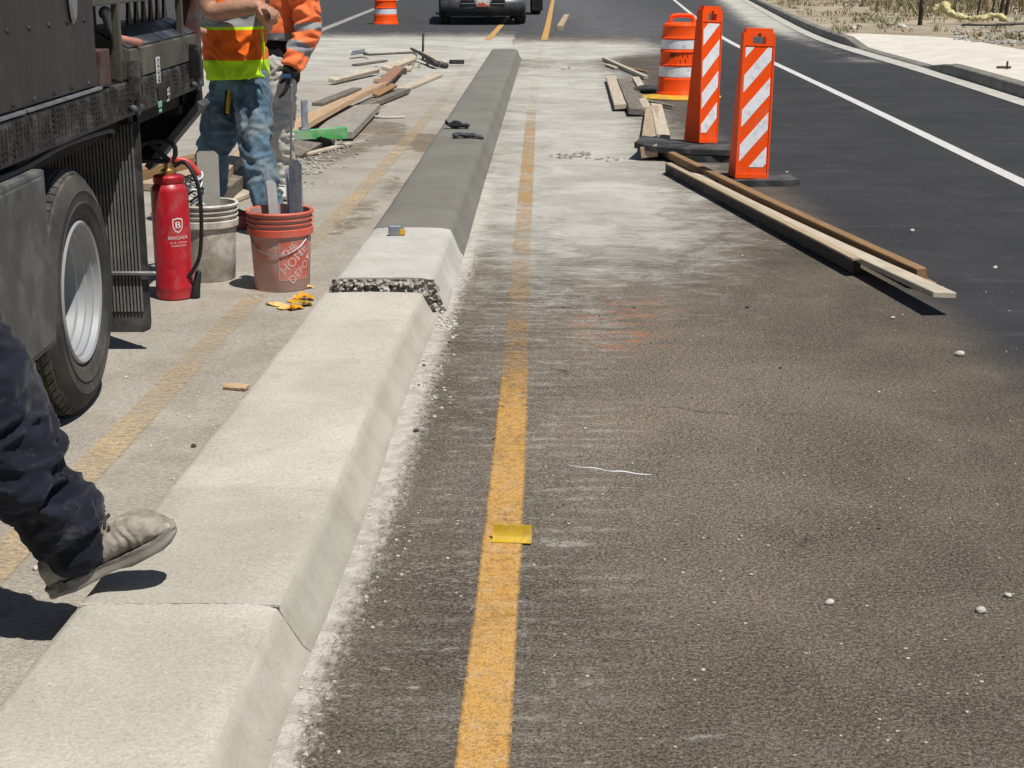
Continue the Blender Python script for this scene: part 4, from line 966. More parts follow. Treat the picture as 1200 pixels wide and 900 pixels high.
def boot(parent, heel, toe, mat, sole_mat, h=.17, L=None, detail=False, name='boot'):
    """heel, toe: underside ends of the sole in world space"""
    heel = Vector(heel); toe = Vector(toe); x = (toe-heel); L = L or x.length; x.normalize()
    y = Vector((0, 0, 1)).cross(x).normalized(); z = x.cross(y)
    Mx = Matrix.Translation(heel) @ Matrix(((x.x, y.x, z.x), (x.y, y.y, z.y), (x.z, y.z, z.z))).to_4x4()
    q = L/.31
    # sections along the foot: u, half width, centre offset, top height
    sec = [(0.004, .024, 0, .085), (.03, .035, 0, .10), (.08, .038, 0, .118), (.13, .037, .001, .118), (.165, .041, .003, .108), (.20, .046, .005, .100), (.235, .049, .006, .096), (.265, .046, .005, .090), (.29, .035, .003, .069), (.306, .021, .001, .050), (.315, .009, .001, .038)]
    bm = newbm(); rings = []; NS = 20
    for (u, hw, oy, tp_) in sec:
        ring = []
        for i in range(NS):
            a = 2*math.pi*i/NS; ca, sa = math.cos(a), math.sin(a)
            yy = hw*math.copysign(abs(ca)**.75, ca); zz = .022 + (tp_-.022)*(.5+.5*math.copysign(abs(sa)**.8, sa))
            yy *= 1-.30*max(0, (zz-.022)/(tp_-.022)-.35)
            ring.append(bm.verts.new((u*q, (yy+oy)*q, zz*q)))
        rings.append(ring)
    for a, b in zip(rings, rings[1:]):
        for i in range(NS): bm.faces.new((a[i], a[(i+1) % NS], b[(i+1) % NS], b[i]))
    bm.faces.new(rings[0][::-1]); bm.faces.new(rings[-1])
    tube(bm, [(.075*q, 0, .05*q), (.072*q, 0, .10*q), (.066*q, 0, h*q)], [.040*q, .043*q, .046*q], 18, .92, up=(1, 0, 0))
    if detail:
        tube(bm, [(.115*q, 0, .122*q), (.15*q, 0, .112*q), (.192*q, .003*q, .097*q)], [.024*q, .023*q, .019*q], 12, .55, up=(0, 1, 0))      # tongue
    vx = .0035 if detail else .006
    def wr(p, n): return (.0034 if detail else .003)*mnoise.noise(p*42)+.0012*mnoise.noise(p*110) + (.0024*math.sin(p.x/q*2*math.pi/.021+4*mnoise.noise(p*25))*max(0, 1-abs(p.x/q-.215)/.035) if detail else 0) + (-.0018*max(0, 1-abs(p.x/q-.195-.01*math.sin(p.y*60))/.010) if detail else 0)
    b2 = fuse(bm, vx, 5, wr); bmesh.ops.transform(b2, matrix=Mx, verts=b2.verts)
    up_ = link(name, b2, mat, parent, True)
    bm = newbm(); out = []
    prof = [(0, .020), (.02, .034), (.06, .041), (.11, .038), (.15, .038), (.20, .048), (.245, .051), (.28, .044), (.30, .030), (.313, .010)]
    rows = [(u*q-.003, (w_+.0025)*q) for u, w_ in prof]
    loop = [(u, w_+.004) for u, w_ in rows] + [(u, -w_+.004) for u, w_ in reversed(rows)]
    lift = lambda u: .0
    for zz, gr in ((.0, .965), (.004, 1.), (.011, 1.0), (.013, .985), (.019, 1.0), (.024, .985)):
        out.append([bm.verts.new((.155*q+(u-.155*q)*gr, w_*gr, zz*q + (.010*q*max(0, (u/q-.24)/.07)**2) + (.0035*q*math.sin(u/q*60) if (zz == 0 and detail) else 0) + (.006*q if (zz == 0 and .115 < u/q < .16) else 0))) for u, w_ in loop])
    n = len(loop)
    for a, b in zip(out, out[1:]):
        for i in range(n): bm.faces.new((a[i], a[(i+1) % n], b[(i+1) % n], b[i]))
    bm.faces.new(out[0][::-1]); bm.faces.new(out[-1])
    bmesh.ops.transform(bm, matrix=Mx, verts=bm.verts); link('sole', bm, sole_mat, up_, auto=50)
    if detail:
        for i, (u, zt) in enumerate(((.148, .126), (.168, .119), (.188, .110))):
            bm = newbm(); tube(bm, [((u-.006)*q, -.024*q, (zt-.008)*q), (u*q, -.008*q, (zt+.003)*q), ((u+.006)*q, .010*q, (zt+.003)*q), ((u-.004)*q, .026*q, (zt-.009)*q)],   .0036*q, 6, sub=3)
            bmesh.ops.transform(bm, matrix=Mx, verts=bm.verts); link('lace', bm, C_LACE, up_, True)
        bm = newbm(); tube(bm, [(.146*q, -.004*q, .128*q), (.165*q, -.034*q, .132*q), (.190*q, -.040*q, .112*q)], .0026*q, 6, sub=3); tube(bm, [(.146*q, -.004*q, .128*q), (.17*q, .02*q, .136*q), (.185*q, .034*q, .118*q)], .0026*q, 6, sub=3)
        bmesh.ops.transform(bm, matrix=Mx, verts=bm.verts); link('lace', bm, C_LACE, up_, True)
        bm = newbm(); wl_ = []
        for zz, gr in ((.0225, 1.012), (.0285, 1.008), (.0285, .93), (.0225, .93)): wl_.append([bm.verts.new((.155*q+(u-.155*q)*gr, w_*gr, zz*q + (.010*q*max(0, (u/q-.24)/.07)**2))) for u, w_ in loop])
        for a, b in zip(wl_, wl_[1:]+wl_[:1]):
            for i in range(n): bm.faces.new((a[i], a[(i+1) % n], b[(i+1) % n], b[i]))
        bmesh.ops.transform(bm, matrix=Mx, verts=bm.verts); link('welt', bm, plain('dark_welt', (.12, .105, .085), .85, 0, .3, 60, .3, 200, dirt=(.36, .34, .3), amt=.6, dsc=22), up_, auto=50)
        for (u, zt) in ((.150, .112), (.170, .104), (.190, .096)):
            for s in (-1, 1):
                bm = newbm(); lathe(bm, [(.0045, 0), (.0045, .002), (.002, .003), (0, .003)], 8, Matrix.Translation((u*q, s*.027*q, zt*q)) @ Matrix.Rotation(-s*R(35), 4, 'X')); bmesh.ops.transform(bm, matrix=Mx, verts=bm.verts); link('eyelet', bm, M_DKSTEEL, up_)
        # stitched heel counter, ribbed
        bm = newbm()
        for i in range(5):
            zz = .012+i*.0052; tube(bm, [((.062-.060*math.cos(a))*q, .0435*q*math.sin(a), zz*q) for a in [R(-75+15*j) for j in range(11)]], .0019*q, 5)
        bmesh.ops.transform(bm, matrix=Mx, verts=bm.verts); tag(link('heel_ribs', bm, C_SOLE, up_, True), kind='stuff')
    return up_

def hand(bm, wrist, d, palm_n, s=1., curl=.5, thumb_side=1):
    """palm with five bent fingers of different lengths, merged into the given mesh"""
    d = Vector(d).normalized(); n = Vector(palm_n); n = (n-d*n.dot(d)).normalized(); sd = d.cross(n)*thumb_side
    w0 = Vector(wrist)
    tube(bm, [w0, w0+d*.04*s, w0+d*.085*s], [.030*s, .040*s, .038*s], 12, .45, up=sd)
    for i, (off, ln) in enumerate(((.030, .072), (.010, .082), (-.010, .076), (-.029, .060))):
        b = w0+d*.085*s+sd*off*s; c = curl*(1+.12*i); pts = [b]; a = 0
        for k, f in enumerate((.45, .32, .25)):
            a += c*(.55 if k == 0 else .8); pts.append(pts[-1]+(d*math.cos(a)+n*math.sin(a))*ln*f*s)
        tube(bm, pts, [.0098*s, .0095*s, .0088*s, .0075*s], 8)
    b = w0+d*.03*s+sd*.034*s
    tube(bm, [b, b+(sd*.75+d*.6+n*.25).normalized()*.034*s, b+(sd*.55+d*.95+n*.6).normalized()*.066*s], [.0135*s, .0115*s, .009*s], 8)

def head(bm, c, fwd):
    fwd = Vector(fwd).normalized(); c = Vector(c); s = fwd.cross(Vector((0, 0, 1)))
    tube(bm, [c+Vector((0, 0, -.09))+fwd*.03, c+Vector((0, 0, -.03))+fwd*.012, c+Vector((0, 0, .03)), c+Vector((0, 0, .075))-fwd*.005], [.05, .072, .085, .068], 16, 1.15, up=s)
    tube(bm, [c+fwd*.085+Vector((0, 0, .02)), c+fwd*.105+Vector((0, 0, -.02))], [.010, .017], 8)
    for q in (-1, 1): tube(bm, [c+s*q*.078+Vector((0, 0, .015)), c+s*q*.083-fwd*.012+Vector((0, 0, -.025))], [.018, .013], 8, .5)
    tube(bm, [c+fwd*.082-s*.022+Vector((0, 0, -.052)), c+fwd*.092+Vector((0, 0, -.050)), c+fwd*.082+s*.022+Vector((0, 0, -.052))], [.007, .009, .007], 8)
def face_bits(root, c, fwd, hat=True):
    fwd = Vector(fwd).normalized(); c = Vector(c); s = fwd.cross(Vector((0, 0, 1)))
    for q in (-1, 1):
        bm = newbm(); bmesh.ops.create_uvsphere(bm, u_segments=10, v_segments=8, radius=.012)
        bmesh.ops.translate(bm, verts=bm.verts, vec=c+fwd*.078+s*q*.032+Vector((0, 0, .015))); link('eye', bm, EYE, root, True)
    bm = newbm(); tube(bm, [c-fwd*.02+Vector((0, 0, .03)), c-fwd*.02+Vector((0, 0, .08))], [.096, .082], 18, 1.0, up=s); link('hair', bm, HAIR, root, True)
    if hat:
        bm = newbm(); lathe(bm, [(.13, .055), (.125, .062), (.108, .07), (.10, .11), (.075, .15), (.03, .17), (0, .172)], 28, Matrix.Translation(c)); link('hard_hat', bm, HELM, root, auto=40)

# ---- worker in blue jeans and vest
w1 = thing('person', 'worker in a short sleeved orange and lime hi-vis vest and dusty blue jeans', 'person', (0, 0, 0))
YA = 9.15
hipA = RY(275, 99, 9.2); kneeA = RY(258, 150, 9.15); ankA = RY(247, 213, 9.2); hipB = RY(297, 99, 9.05); kneeB = RY(299, 165, 8.92); ankB = RY(316, 240, 8.80)
pel = RY(286, 86, 9.12); chest = Vector((pel.x-.05, 9.10, 1.32)); FW = Vector((.85, -.5, 0)).normalized(); SD = Vector((.5, .85, 0))
elb = RY(247, 13, 8.88); wri = RY(303, 7, 8.78); shR = chest-SD*.19+Vector((0, 0, .10)); shL = chest+SD*.19+Vector((0, 0, .10)); hc = Vector((chest.x+.03, 9.10, 1.66))
bm = newbm()
tube(bm, [hipA, kneeA, ankA, ankA+Vector((.0, 0, -.1))], [.072, .06, .045, .04], 12, sub=2); tube(bm, [hipB+Vector((-.03, .05, 0)), kneeB, ankB, ankB+Vector((0, 0, -.1))], [.07, .06, .045, .04], 12, sub=2)
tube(bm, [pel+Vector((-.02, .02, 0)), pel+Vector((-.02, 0, .2)), chest, chest+Vector((0, 0, .12))], [.10, .11, .12, .08], 16, 1.0)
tube(bm, [chest+Vector((0, 0, .1)), hc+Vector((0, 0, -.06))], [.06, .055], 12); head(bm, hc, FW)
tube(bm, [shR, (shR+elb)/2+Vector((-.02, 0, 0)), elb, elb+(wri-elb)*.45, wri], [.066, .056, .049, .050, .036], 14, sub=3)
hand(bm, wri, RY(318, 12, 8.74)-wri, Vector((.1, -.1, -1)), 1.0, .95, -1)
elL = shL+Vector((.06, -.02, -.28)); wrL = RY(309, 10, 8.82)
tube(bm, [shL, elL, (elL+wrL)/2, wrL], [.06, .048, .046, .034], 12, sub=3); hand(bm, wrL, RY(316, 17, 8.76)-wrL, Vector((0, .3, -1)), .95, 1.1, 1)
b2 = fuse(bm, .0075, 4, lambda p, n: .0012*mnoise.noise(p*60)); link('body', b2, SKIN, w1, True); face_bits(w1, hc, FW)
bm = newbm()
tube(bm, [hipA+Vector((0, 0, .02)), (hipA+kneeA)/2+Vector((-.01, -.01, 0)), kneeA, (kneeA+ankA)/2+Vector((-.02, 0, 0)), ankA, ankA+Vector((.004, 0, -.05))], [.118, .120, .108, .094, .092, .086], 18, sub=3)
tube(bm, [hipB+Vector((-.02, .03, .02)), (hipB+kneeB)/2, kneeB, (kneeB+ankB)/2+Vector((-.005, 0, 0)), ankB, ankB+Vector((.004, 0, -.06))], [.108, .102, .090, .086, .088, .09], 18, sub=3)
tube(bm, [pel+Vector((-.02, 0, -.07)), pel+Vector((-.03, 0, .06))], [.135, .125], 18, 1.0)
f1 = fold(.024, 9, (1, 1, 1.6), 0, .002); f2 = fold(.006, 20, (1, 1, 1.4), 4)
link('jeans', fuse(bm, .011, 3, lambda p, n: f1(p, n)+f2(p, n)), C_BLUE, w1, True)
vb_ = Vector((RY(275.5, 60, 9.08).x, 9.09, 0))
bm = newbm(); zc = lambda py: RY(275, py, YA-.15).z
tube(bm, [vb_+Vector((.004, 0, zc(95)+.012)), vb_+Vector((0, 0, zc(70))), vb_+Vector((-.004, 0, zc(45))), vb_+Vector((-.006, 0, zc(15))), vb_+Vector((-.01, 0, 1.42)), vb_+Vector((0, 0, 1.5))], [.176, .176, .174, .178, .19, .12], 24, [1.04, 1.04, 1.0, .95, .9, .7], up=(1, -.25, 0), sub=3, dome=False)
f3 = fold(.022, 9, (1.1, 1.1, 1.4), 9, .002)
vest = fuse(bm, .011, 3, lambda p, n: f3(p, n) if abs(n.z) < .8 else 0)
Z = [zc(95)+.006, zc(70), zc(34.5), zc(31), zc(12)]
zn = [((0, 0, z), (0, 0, 1)) for z in Z[1:]]
outs = zones(vest, zn, [('hem_panel', C_LIME), ('vest', C_VEST), ('yellow_piping', C_LIME), ('reflective_band', C_REFL), ('vest_top', C_VEST)], w1)
bm = newbm()
tube(bm, [shR+Vector((0, 0, .02)), (shR+elb)/2+Vector((-.02, 0, .03))], [.085, .078], 14); tube(bm, [shL+Vector((0, 0, .02)), (shL+elL)/2], [.085, .075], 14)
tube(bm, [chest, chest+Vector((0, 0, .14))], [.165, .09], 18, .9); link('shirt', fuse(bm, .012, 3), C_GREYT, w1, True)
bm = newbm(); e_ = RY(307, 30, 8.98)
for i, (py0, py1) in enumerate(((30, 62), (36, 75))): tube(bm, [RY(305.5+i*2, py0, 8.97), RY(308+i*1.5, (py0+py1)/2, 8.95), RY(307+i*2, py1, 8.97)], .004, 6, sub=3)
link('vest_tie', bm, C_LIME, w1, True)
dA = (RY(278, 258, 9.05)-RY(246, 262, 9.2)); hA = Vector((ankA.x-.075, ankA.y+.03, 0)); boot(w1, hA, hA+Vector((.29, -.11, 0)), C_BOOTD, C_SOLE)
tB = P(382, 291); hB = Vector((ankB.x-.045, ankB.y+.03, 0)); tB = hB+(tB-hB).normalized()*.33; boot(w1, hB, tB, C_BOOTD, C_SOLE)
# folding tool in the thigh pocket (held by the trousers: a thing of its own)
k_ = thing('folding_rule', 'yellow and black utility tool tucked in the thigh pocket of the blue jeans', 'tool', RY(266.5, 132, 9.0))
ax = (RY(268, 110, 9.02)-RY(266, 136, 9.0)); ax.normalize()
bm = newbm(); tube(bm, [(0, 0, 0), ax*.06, ax*.125], [.012, .014, .011], 8, .6, up=(1, 0, 0)); link('grip', bm, plain('yellow_plastic', (.56, .33, .03), .45), k_, True)
bm = newbm(); tube(bm, [Vector((-.014, .0, -.01)), Vector((-.014, .0, 0))+ax*.12], [.009, .009], 8, .7, up=(1, 0, 0)); link('sheath', bm, C_BLACK, k_, True)

# ---- worker in hi-vis jacket and pale trousers
w2 = thing('person', 'worker in an orange hi-vis jacket, pale dusty trousers and black gloves', 'person', (0, 0, 0))
YB = 10.3; pel = RY(321, 92, YB); FW = Vector((-.55, -.83, 0)).normalized(); SD = Vector((.83, -.55, 0))
cx = RY(323, 20, YB).x; chest = Vector((cx, YB, 1.36)); hc = Vector((cx-.03, YB-.03, 1.68)); sh1 = RY(350, -32, 10.18); el1 = RY(357, 34, 10.12); wr1 = RY(341, 79, 10.02); sh2 = chest-SD*.2+Vector((0, 0, .08)); el2 = sh2+Vector((-.03, -.03, -.30)); wr2 = el2+Vector((.06, -.14, -.19))
hip1 = RY(328, 104, YB-.04); kn1 = RY(327, 152, YB-.10); an1 = RY(331, 212, YB-.05); hip2 = RY(314, 104, YB+.06); kn2 = RY(314, 152, YB+.03); an2 = RY(318, 210, YB+.12)
bm = newbm()
tube(bm, [hip1, kn1, an1, an1+Vector((0, 0, -.07))], [.08, .058, .045, .04], 12); tube(bm, [hip2, kn2, an2, an2+Vector((0, 0, -.07))], [.08, .058, .045, .04], 12)
tube(bm, [pel, pel+Vector((0, 0, .2)), chest, chest+Vector((0, 0, .12))], [.13, .125, .14, .09], 16); tube(bm, [chest+Vector((0, 0, .1)), hc+Vector((0, 0, -.06))], [.06, .055], 12); head(bm, hc, FW)
tube(bm, [sh1, el1, wr1], [.055, .045, .034], 12, sub=3); hand(bm, wr1, RY(336, 112, 10.0)-wr1, Vector((-1, -.2, 0)), .93, .3, 1); tube(bm, [sh2, el2, wr2], [.055, .045, .034], 12, sub=3); hand(bm, wr2, Vector((.3, -.5, -.7)), Vector((1, 0, 0)), .93, .6, 1)
link('body', fuse(bm, .0085, 3), SKIN, w2, True); face_bits(w2, hc, FW)
bm = newbm()
tube(bm, [hip1+Vector((0, 0, .05)), (hip1+kn1)/2, kn1, (kn1+an1)/2, an1, an1+Vector((0, 0, -.03))], [.105, .10, .092, .086, .088, .086], 18, sub=3); tube(bm, [hip2+Vector((0, 0, .05)), (hip2+kn2)/2, kn2, an2, an2+Vector((0, 0, -.03))], [.105, .10, .09, .085, .084], 18, sub=3)
tube(bm, [pel+Vector((0, 0, -.05)), pel+Vector((0, 0, .1))], [.14, .14], 18, 1.1); f4 = fold(.024, 10, (1, 1, 1.8), 2, .002); f5 = fold(.005, 16, (1, 1, 1.5), 5)
link('trousers', fuse(bm, .011, 3, lambda p, n: f4(p, n)+f5(p, n)), C_PALE, w2, True)
zc = lambda py: RY(325, py, YB-.12).z
bm = newbm(); c0 = Vector((cx, YB, 0))
tube(bm, [c0+Vector((-.01, 0, zc(93))), c0+Vector((-.01, 0, zc(60))), c0+Vector((0, 0, zc(42)))], [.155, .16, .15], 20, .85, up=(1, 0, 0), sub=3)
link('black_undershirt', fuse(bm, .012, 3, lambda p, n: fold(.012, 8, (1, 1, 1.5), 3)(p, n)), C_BLACK, w2, True)
bm = newbm()
tube(bm, [c0+Vector((0, 0, zc(48))), c0+Vector((0, 0, zc(20))), c0+Vector((0, 0, 1.3)), chest+Vector((0, 0, .1)), chest+Vector((0, 0, .17))], [.172, .17, .19, .17, .08], 22, [.9, .9, .85, .8, .8], up=SD, sub=3, dome=False)
tube(bm, [sh2, el2, wr2], [.085, .074, .062], 16, sub=4, dome=False)
f6 = fold(.013, 7, (1, 1, 1.4), 6)
jk = fuse(bm, .011, 3, lambda p, n: f6(p, n))
zones(jk, [((0, 0, zc(38.5)), (0, 0, 1))], [('reflective_band', C_REFL), ('jacket', C_JACK)], w2)
bm = newbm(); dn = (wr1-el1).normalized(); up_ = (el1-sh1).normalized()
tube(bm, [sh1+Vector((-.03, 0, .05)), sh1*.5+el1*.5+Vector((.012, 0, 0)), el1+Vector((.018, 0, 0)), el1*.45+wr1*.55+Vector((.01, 0, 0)), wr1+dn*.0+Vector((.006, 0, 0))], [.10, .088, .082, .074, .068], 20, .95, sub=4, dome=False)
f7 = fold(.024, 10, (1, 1, 1.7), 1, .002); slv = fuse(bm, .009, 3, lambda p, n: f7(p, n))
def zpl(px, py): return (RY(px, py, 10.1), (el1-sh1).normalized())
zp = [(RY(357, 28, 10.1), up_), (RY(357, 37, 10.1), up_), (RY(352, 54, 10.1), dn), (RY(348, 66, 10.1), dn)]
zones(slv, zp, [('sleeve', C_JACK), ('sleeve_band', C_REFL), ('sleeve', C_JACK), ('sleeve_band', C_REFL), ('sleeve_cuff', C_JACK)], w2)
bm = newbm(); tube(bm, [wr1-dn*.05, wr1+dn*.03], [.047, .050], 14, dome=True); hand(bm, wr1+dn*.01, RY(336, 112, 10.0)-wr1, Vector((-1, -.25, 0)), 1.16, .32, 1)
gl = link('glove', fuse(bm, .006, 2, lambda p, n: .002*mnoise.noise(p*45)), C_GLOVE, w2, True)
bm = newbm(); q_ = wr1+dn*.055+Vector((0, -.046, 0)); box(bm, q_-Vector((.022, .004, .012)), q_+Vector((.022, .004, .012)), .003); link('blue_patch', bm, plain('blue_patch', (.03, .09, .25), .6), gl)
bm = newbm(); tube(bm, [wr2, wr2+Vector((.02, -.03, -.05))], [.045, .045], 12); hand(bm, wr2, Vector((.3, -.5, -.7)), Vector((1, 0, 0)), 1.1, .6, 1); link('glove', fuse(bm, .008, 2), C_GLOVE, w2, True)
h1_ = Vector((an1.x-.03, an1.y+.1, 0)); boot(w2, h1_, h1_+Vector((.06, -.29, 0)), C_PALE, C_SOLE, h=.2); h2_ = Vector((an2.x+.02, an2.y+.09, 0)); boot(w2, h2_, h2_+Vector((-.10, -.27, 0)), C_PALE, C_SOLE, h=.2)
bm = newbm(); a_ = RY(341.5, 100, 9.98); b_ = RY(341, 186, 10.05); tube(bm, [a_, b_], .008, 8); rd = link('steel_rod', bm, M_STEEL, None, True)
tag(rd, 'thin steel rod hanging from the black glove beside the pale trousers', 'rod')

# ---- person stepping onto the kerb at the left edge
w3 = thing('person', 'person in dark navy work trousers planting a grey dusty boot on the curb edge', 'person', (0, 0, 0))
Y3 = 3.34
def L3(px, py, dy=0.): return RY(px, py, Y3+dy)
hl = L3(63, 699, -.02); te = L3(214, 627, .02); te = hl+(te-hl).normalized()*.315
bt = boot(w3, hl, te, C_BOOT, C_SOLE, h=.16, detail=True)
path = [(90, 641, 40), (82, 624, 46), (71, 605, 50), (57, 588, 46), (39, 568, 51), (27, 548, 58), (6, 520, 63), (-14, 486, 66), (-30, 450, 68), (-62, 412, 71), (-88, 368, 73)]
pts = [L3(a, b) for a, b, c in path]; rad = [c*.00190 for a, b, c in path]
knee = pts[-1]; hip = Vector((-1.44, 3.24, 1.03)); pel = Vector((-1.42, 3.13, 1.02)); hip_b = Vector((-1.43, 3.0, 1.0)); knee_b = Vector((-1.42, 2.98, .54)); ank_b = Vector((-1.62, 2.98, .16))
chest = Vector((-1.36, 3.12, 1.45)); hc = Vector((-1.30, 3.12, 1.74)); FW = Vector((1, .05, 0)); SDv = Vector((0, 1, 0))
bm = newbm()
tube(bm, [hip]+[pts[i] for i in (10, 8, 6, 4, 2, 0)]+[L3(88, 662)], [.085, .06, .055, .05, .045, .042, .04, .038], 14, sub=2); tube(bm, [hip_b, knee_b, ank_b, ank_b+Vector((0, 0, -.09))], [.085, .06, .045, .04], 14)
tube(bm, [pel, pel+Vector((.03, 0, .2)), chest, chest+Vector((.02, 0, .12))], [.12, .11, .12, .08], 16, 1.2); tube(bm, [chest+Vector((.02, 0, .1)), hc+Vector((0, 0, -.06))], [.06, .055], 12); head(bm, hc, FW)
for s in (-1, 1):
    sh = chest+SDv*s*.19+Vector((0, 0, .08)); el = sh+Vector((-.04-.05*s, .02*s, -.29)); wr_ = el+Vector((.05, 0, -.25)); tube(bm, [sh, el, wr_], [.055, .043, .032], 12); hand(bm, wr_, Vector((.2, 0, -1)), Vector((0, -s, 0)), 1, .4, s)
link('body', fuse(bm, .011, 3), SKIN, w3, True); face_bits(w3, hc, FW)
bm = newbm()
tube(bm, [hip+Vector((0, 0, .04)), (hip+knee)/2]+pts[::-1], [.12, .135]+rad[::-1], 26, .98, up=(0, -1, 0), sub=3)
tube(bm, [hip_b+Vector((0, 0, .04)), (hip_b+knee_b)/2, knee_b, (knee_b+ank_b)/2, ank_b], [.12, .115, .1, .095, .09], 18, sub=3); tube(bm, [pel+Vector((0, 0, -.06)), pel+Vector((.01, 0, .1))], [.145, .14], 18, 1.15)
# stacked folds above the boot: tilted rolls of cloth
for (a, b, c, d, r_) in ((30, 614, 104, 588, .022), (14, 598, 78, 556, .022), (46, 650, 114, 610, .018), (40, 634, 110, 598, .017), (2, 590, 68, 540, .020)):
    A = L3(a, b, -.055); B = L3((a+c)/2, (b+d)/2, -.10); Cc = L3(c, d, -.045); tube(bm, [A, B, Cc], [r_*.75, r_, r_*.7], 10, sub=4)
ax3 = (pts[0]-pts[-1]).normalized()
g1 = fold(.020, 8, (1, 1, 1), 3, .0015); g2 = fold(.0055, 18, (1, 1, 1.2), 8)
def wr3(p, n):
    t_ = p.dot(ax3); q = Vector((p.x, p.y, p.z)) + ax3*t_*.9
    return g1(q, n) + g2(q, n)
b2 = fuse(bm, .0065, 4, wr3); link('trousers', b2, C_NAVY, w3, True)
bm = newbm(); tube(bm, [pel+Vector((.01, 0, .08)), pel+Vector((.03, 0, .22)), chest, chest+Vector((.02, 0, .12))], [.14, .135, .14, .09], 20, 1.25)
for s in (-1, 1):
    sh = chest+SDv*s*.19+Vector((0, 0, .08)); tube(bm, [sh, sh+Vector((-.03, .01*s, -.18))], [.08, .07], 14)
link('shirt', fuse(bm, .013, 3), C_GREYT, w3, True)
boot(w3, Vector((-1.69, 2.98, .03)), Vector((-1.39, 2.99, .0)), C_BOOT, C_SOLE)

# ------------------------------------------------------------------ traffic channelizers
M_ORG = plain('fluorescent_orange_plastic', (.95, .085, .004), .5, 0, .05, 4, .05, 30, dirt=(.52, .17, .09), amt=.34, dsc=13, spec=.18)
M_SHEET = plain('white_reflective_sheeting', (.82, .83, .85), .45, 0, .04, 10, .03, dirt=(.46, .45, .43), amt=.42, dsc=16)
M_YBASE = plain('yellow_plastic_base', (.60, .36, .03), .6, 0, .15, 8, .1, dirt=(.35, .25, .10), amt=.5)
M_MARK = plain('dark_scuff_print', (.10, .03, .015), .8)
def panel(label, foot, top_px, wd, dep, rz, lean, H, phase, taper=-.06):
    t = thing('vertical_panel', label, 'traffic panel', foot, rz, 'striped vertical panels beside the dark lane')
    hw = wd/2; rails = .014
    Mx = Matrix.Rotation(lean, 4, 'Y')
    def yf(z): return -dep/2 + (dep*.5-.03)*z/H          # front face leans back as the panel thins upward
    def yb(z): return dep/2 - (dep*.5-.03)*z/H
    def w_(z): return hw*(1+taper*z/H)
    bm = newbm()
    def wedge(x0, x1, z0, z1, yo=0.):
        hexa(bm, [Mx @ Vector(c) for c in ((x0*w_(z0), yf(z0)+yo, z0), (x1*w_(z0), yf(z0)+yo, z0), (x1*w_(z0), yb(z0), z0), (x0*w_(z0), yb(z0), z0), (x0*w_(z1), yf(z1)+yo, z1), (x1*w_(z1), yf(z1)+yo, z1), (x1*w_(z1), yb(z1), z1), (x0*w_(z1), yb(z1), z1))])
    hz0, hz1 = H*.898, H*.945
    wedge(-.90, .90, .0, H*.885, .007)
    wedge(-1, -.9, 0, H*.97); wedge(.9, 1, 0, H*.97)                   # raised side rails
    wedge(-.9, .9, H*.885, hz0, .002)
    wedge(-.9, -.42, hz0, hz1, .002); wedge(.42, .9, hz0, hz1, .002); wedge(-.9, .9, hz1, H*.97, .002)
    wedge(-.84, .84, H*.97, H, .004)
    wedge(-.9, .9, .0, .028)
    bmesh.ops.remove_doubles(bm, verts=bm.verts, dist=1e-4); link('panel_body', bm, M_ORG, t)
    bm = newbm(); t_ = bmesh.new(); z = H*.958; lathe(bm, [(.012, 0), (.012, .004), (0, .004)], 12, Mx @ Matrix.Translation((0, yf(z)+.002, z)) @ Matrix.Rotation(R(90), 4, 'X')); link('bolt', bm, M_MARK, t)
    # diagonal white sheeting
    za, zb = H*.075, H*.875; per = (zb-za+.02)/3.55; sl_ = .92*wd*1.02
    def clip(poly, f):
        out = []
        for i in range(len(poly)):
            a, b = poly[i], poly[(i+1) % len(poly)]; fa, fb = f(a), f(b)
            if fa >= 0: out.append(a)
            if fa*fb < 0: u = fa/(fa-fb); out.append((a[0]+(b[0]-a[0])*u, a[1]+(b[1]-a[1])*u))
        return out
    x0, x1 = -.82*hw, .82*hw
    for k in range(-1, 6):
        zl = za + phase + k*per
        poly = [(x0, zl), (x1, zl+sl_), (x1, zl+sl_+per*.5), (x0, zl+per*.5)]
        poly = clip(clip(poly, lambda p: p[1]-za), lambda p: zb-p[1])
        if len(poly) < 3: continue
        if max(p[1] for p in poly)-min(p[1] for p in poly) < .05: continue
        bm = newbm(); A = [bm.verts.new(Mx @ Vector((p[0]*(1+taper*p[1]/H), yf(p[1])+.0045, p[1]))) for p in poly]; B = [bm.verts.new(Mx @ Vector((p[0]*(1+taper*p[1]/H), yf(p[1])+.009, p[1]))) for p in poly]
        bm.faces.new(A); bm.faces.new(B[::-1]); m = len(A)
        for i in range(m): bm.faces.new((A[i], B[i], B[(i+1) % m], A[(i+1) % m]))
        link('reflective_stripe', bm, M_SHEET, t)
    return t
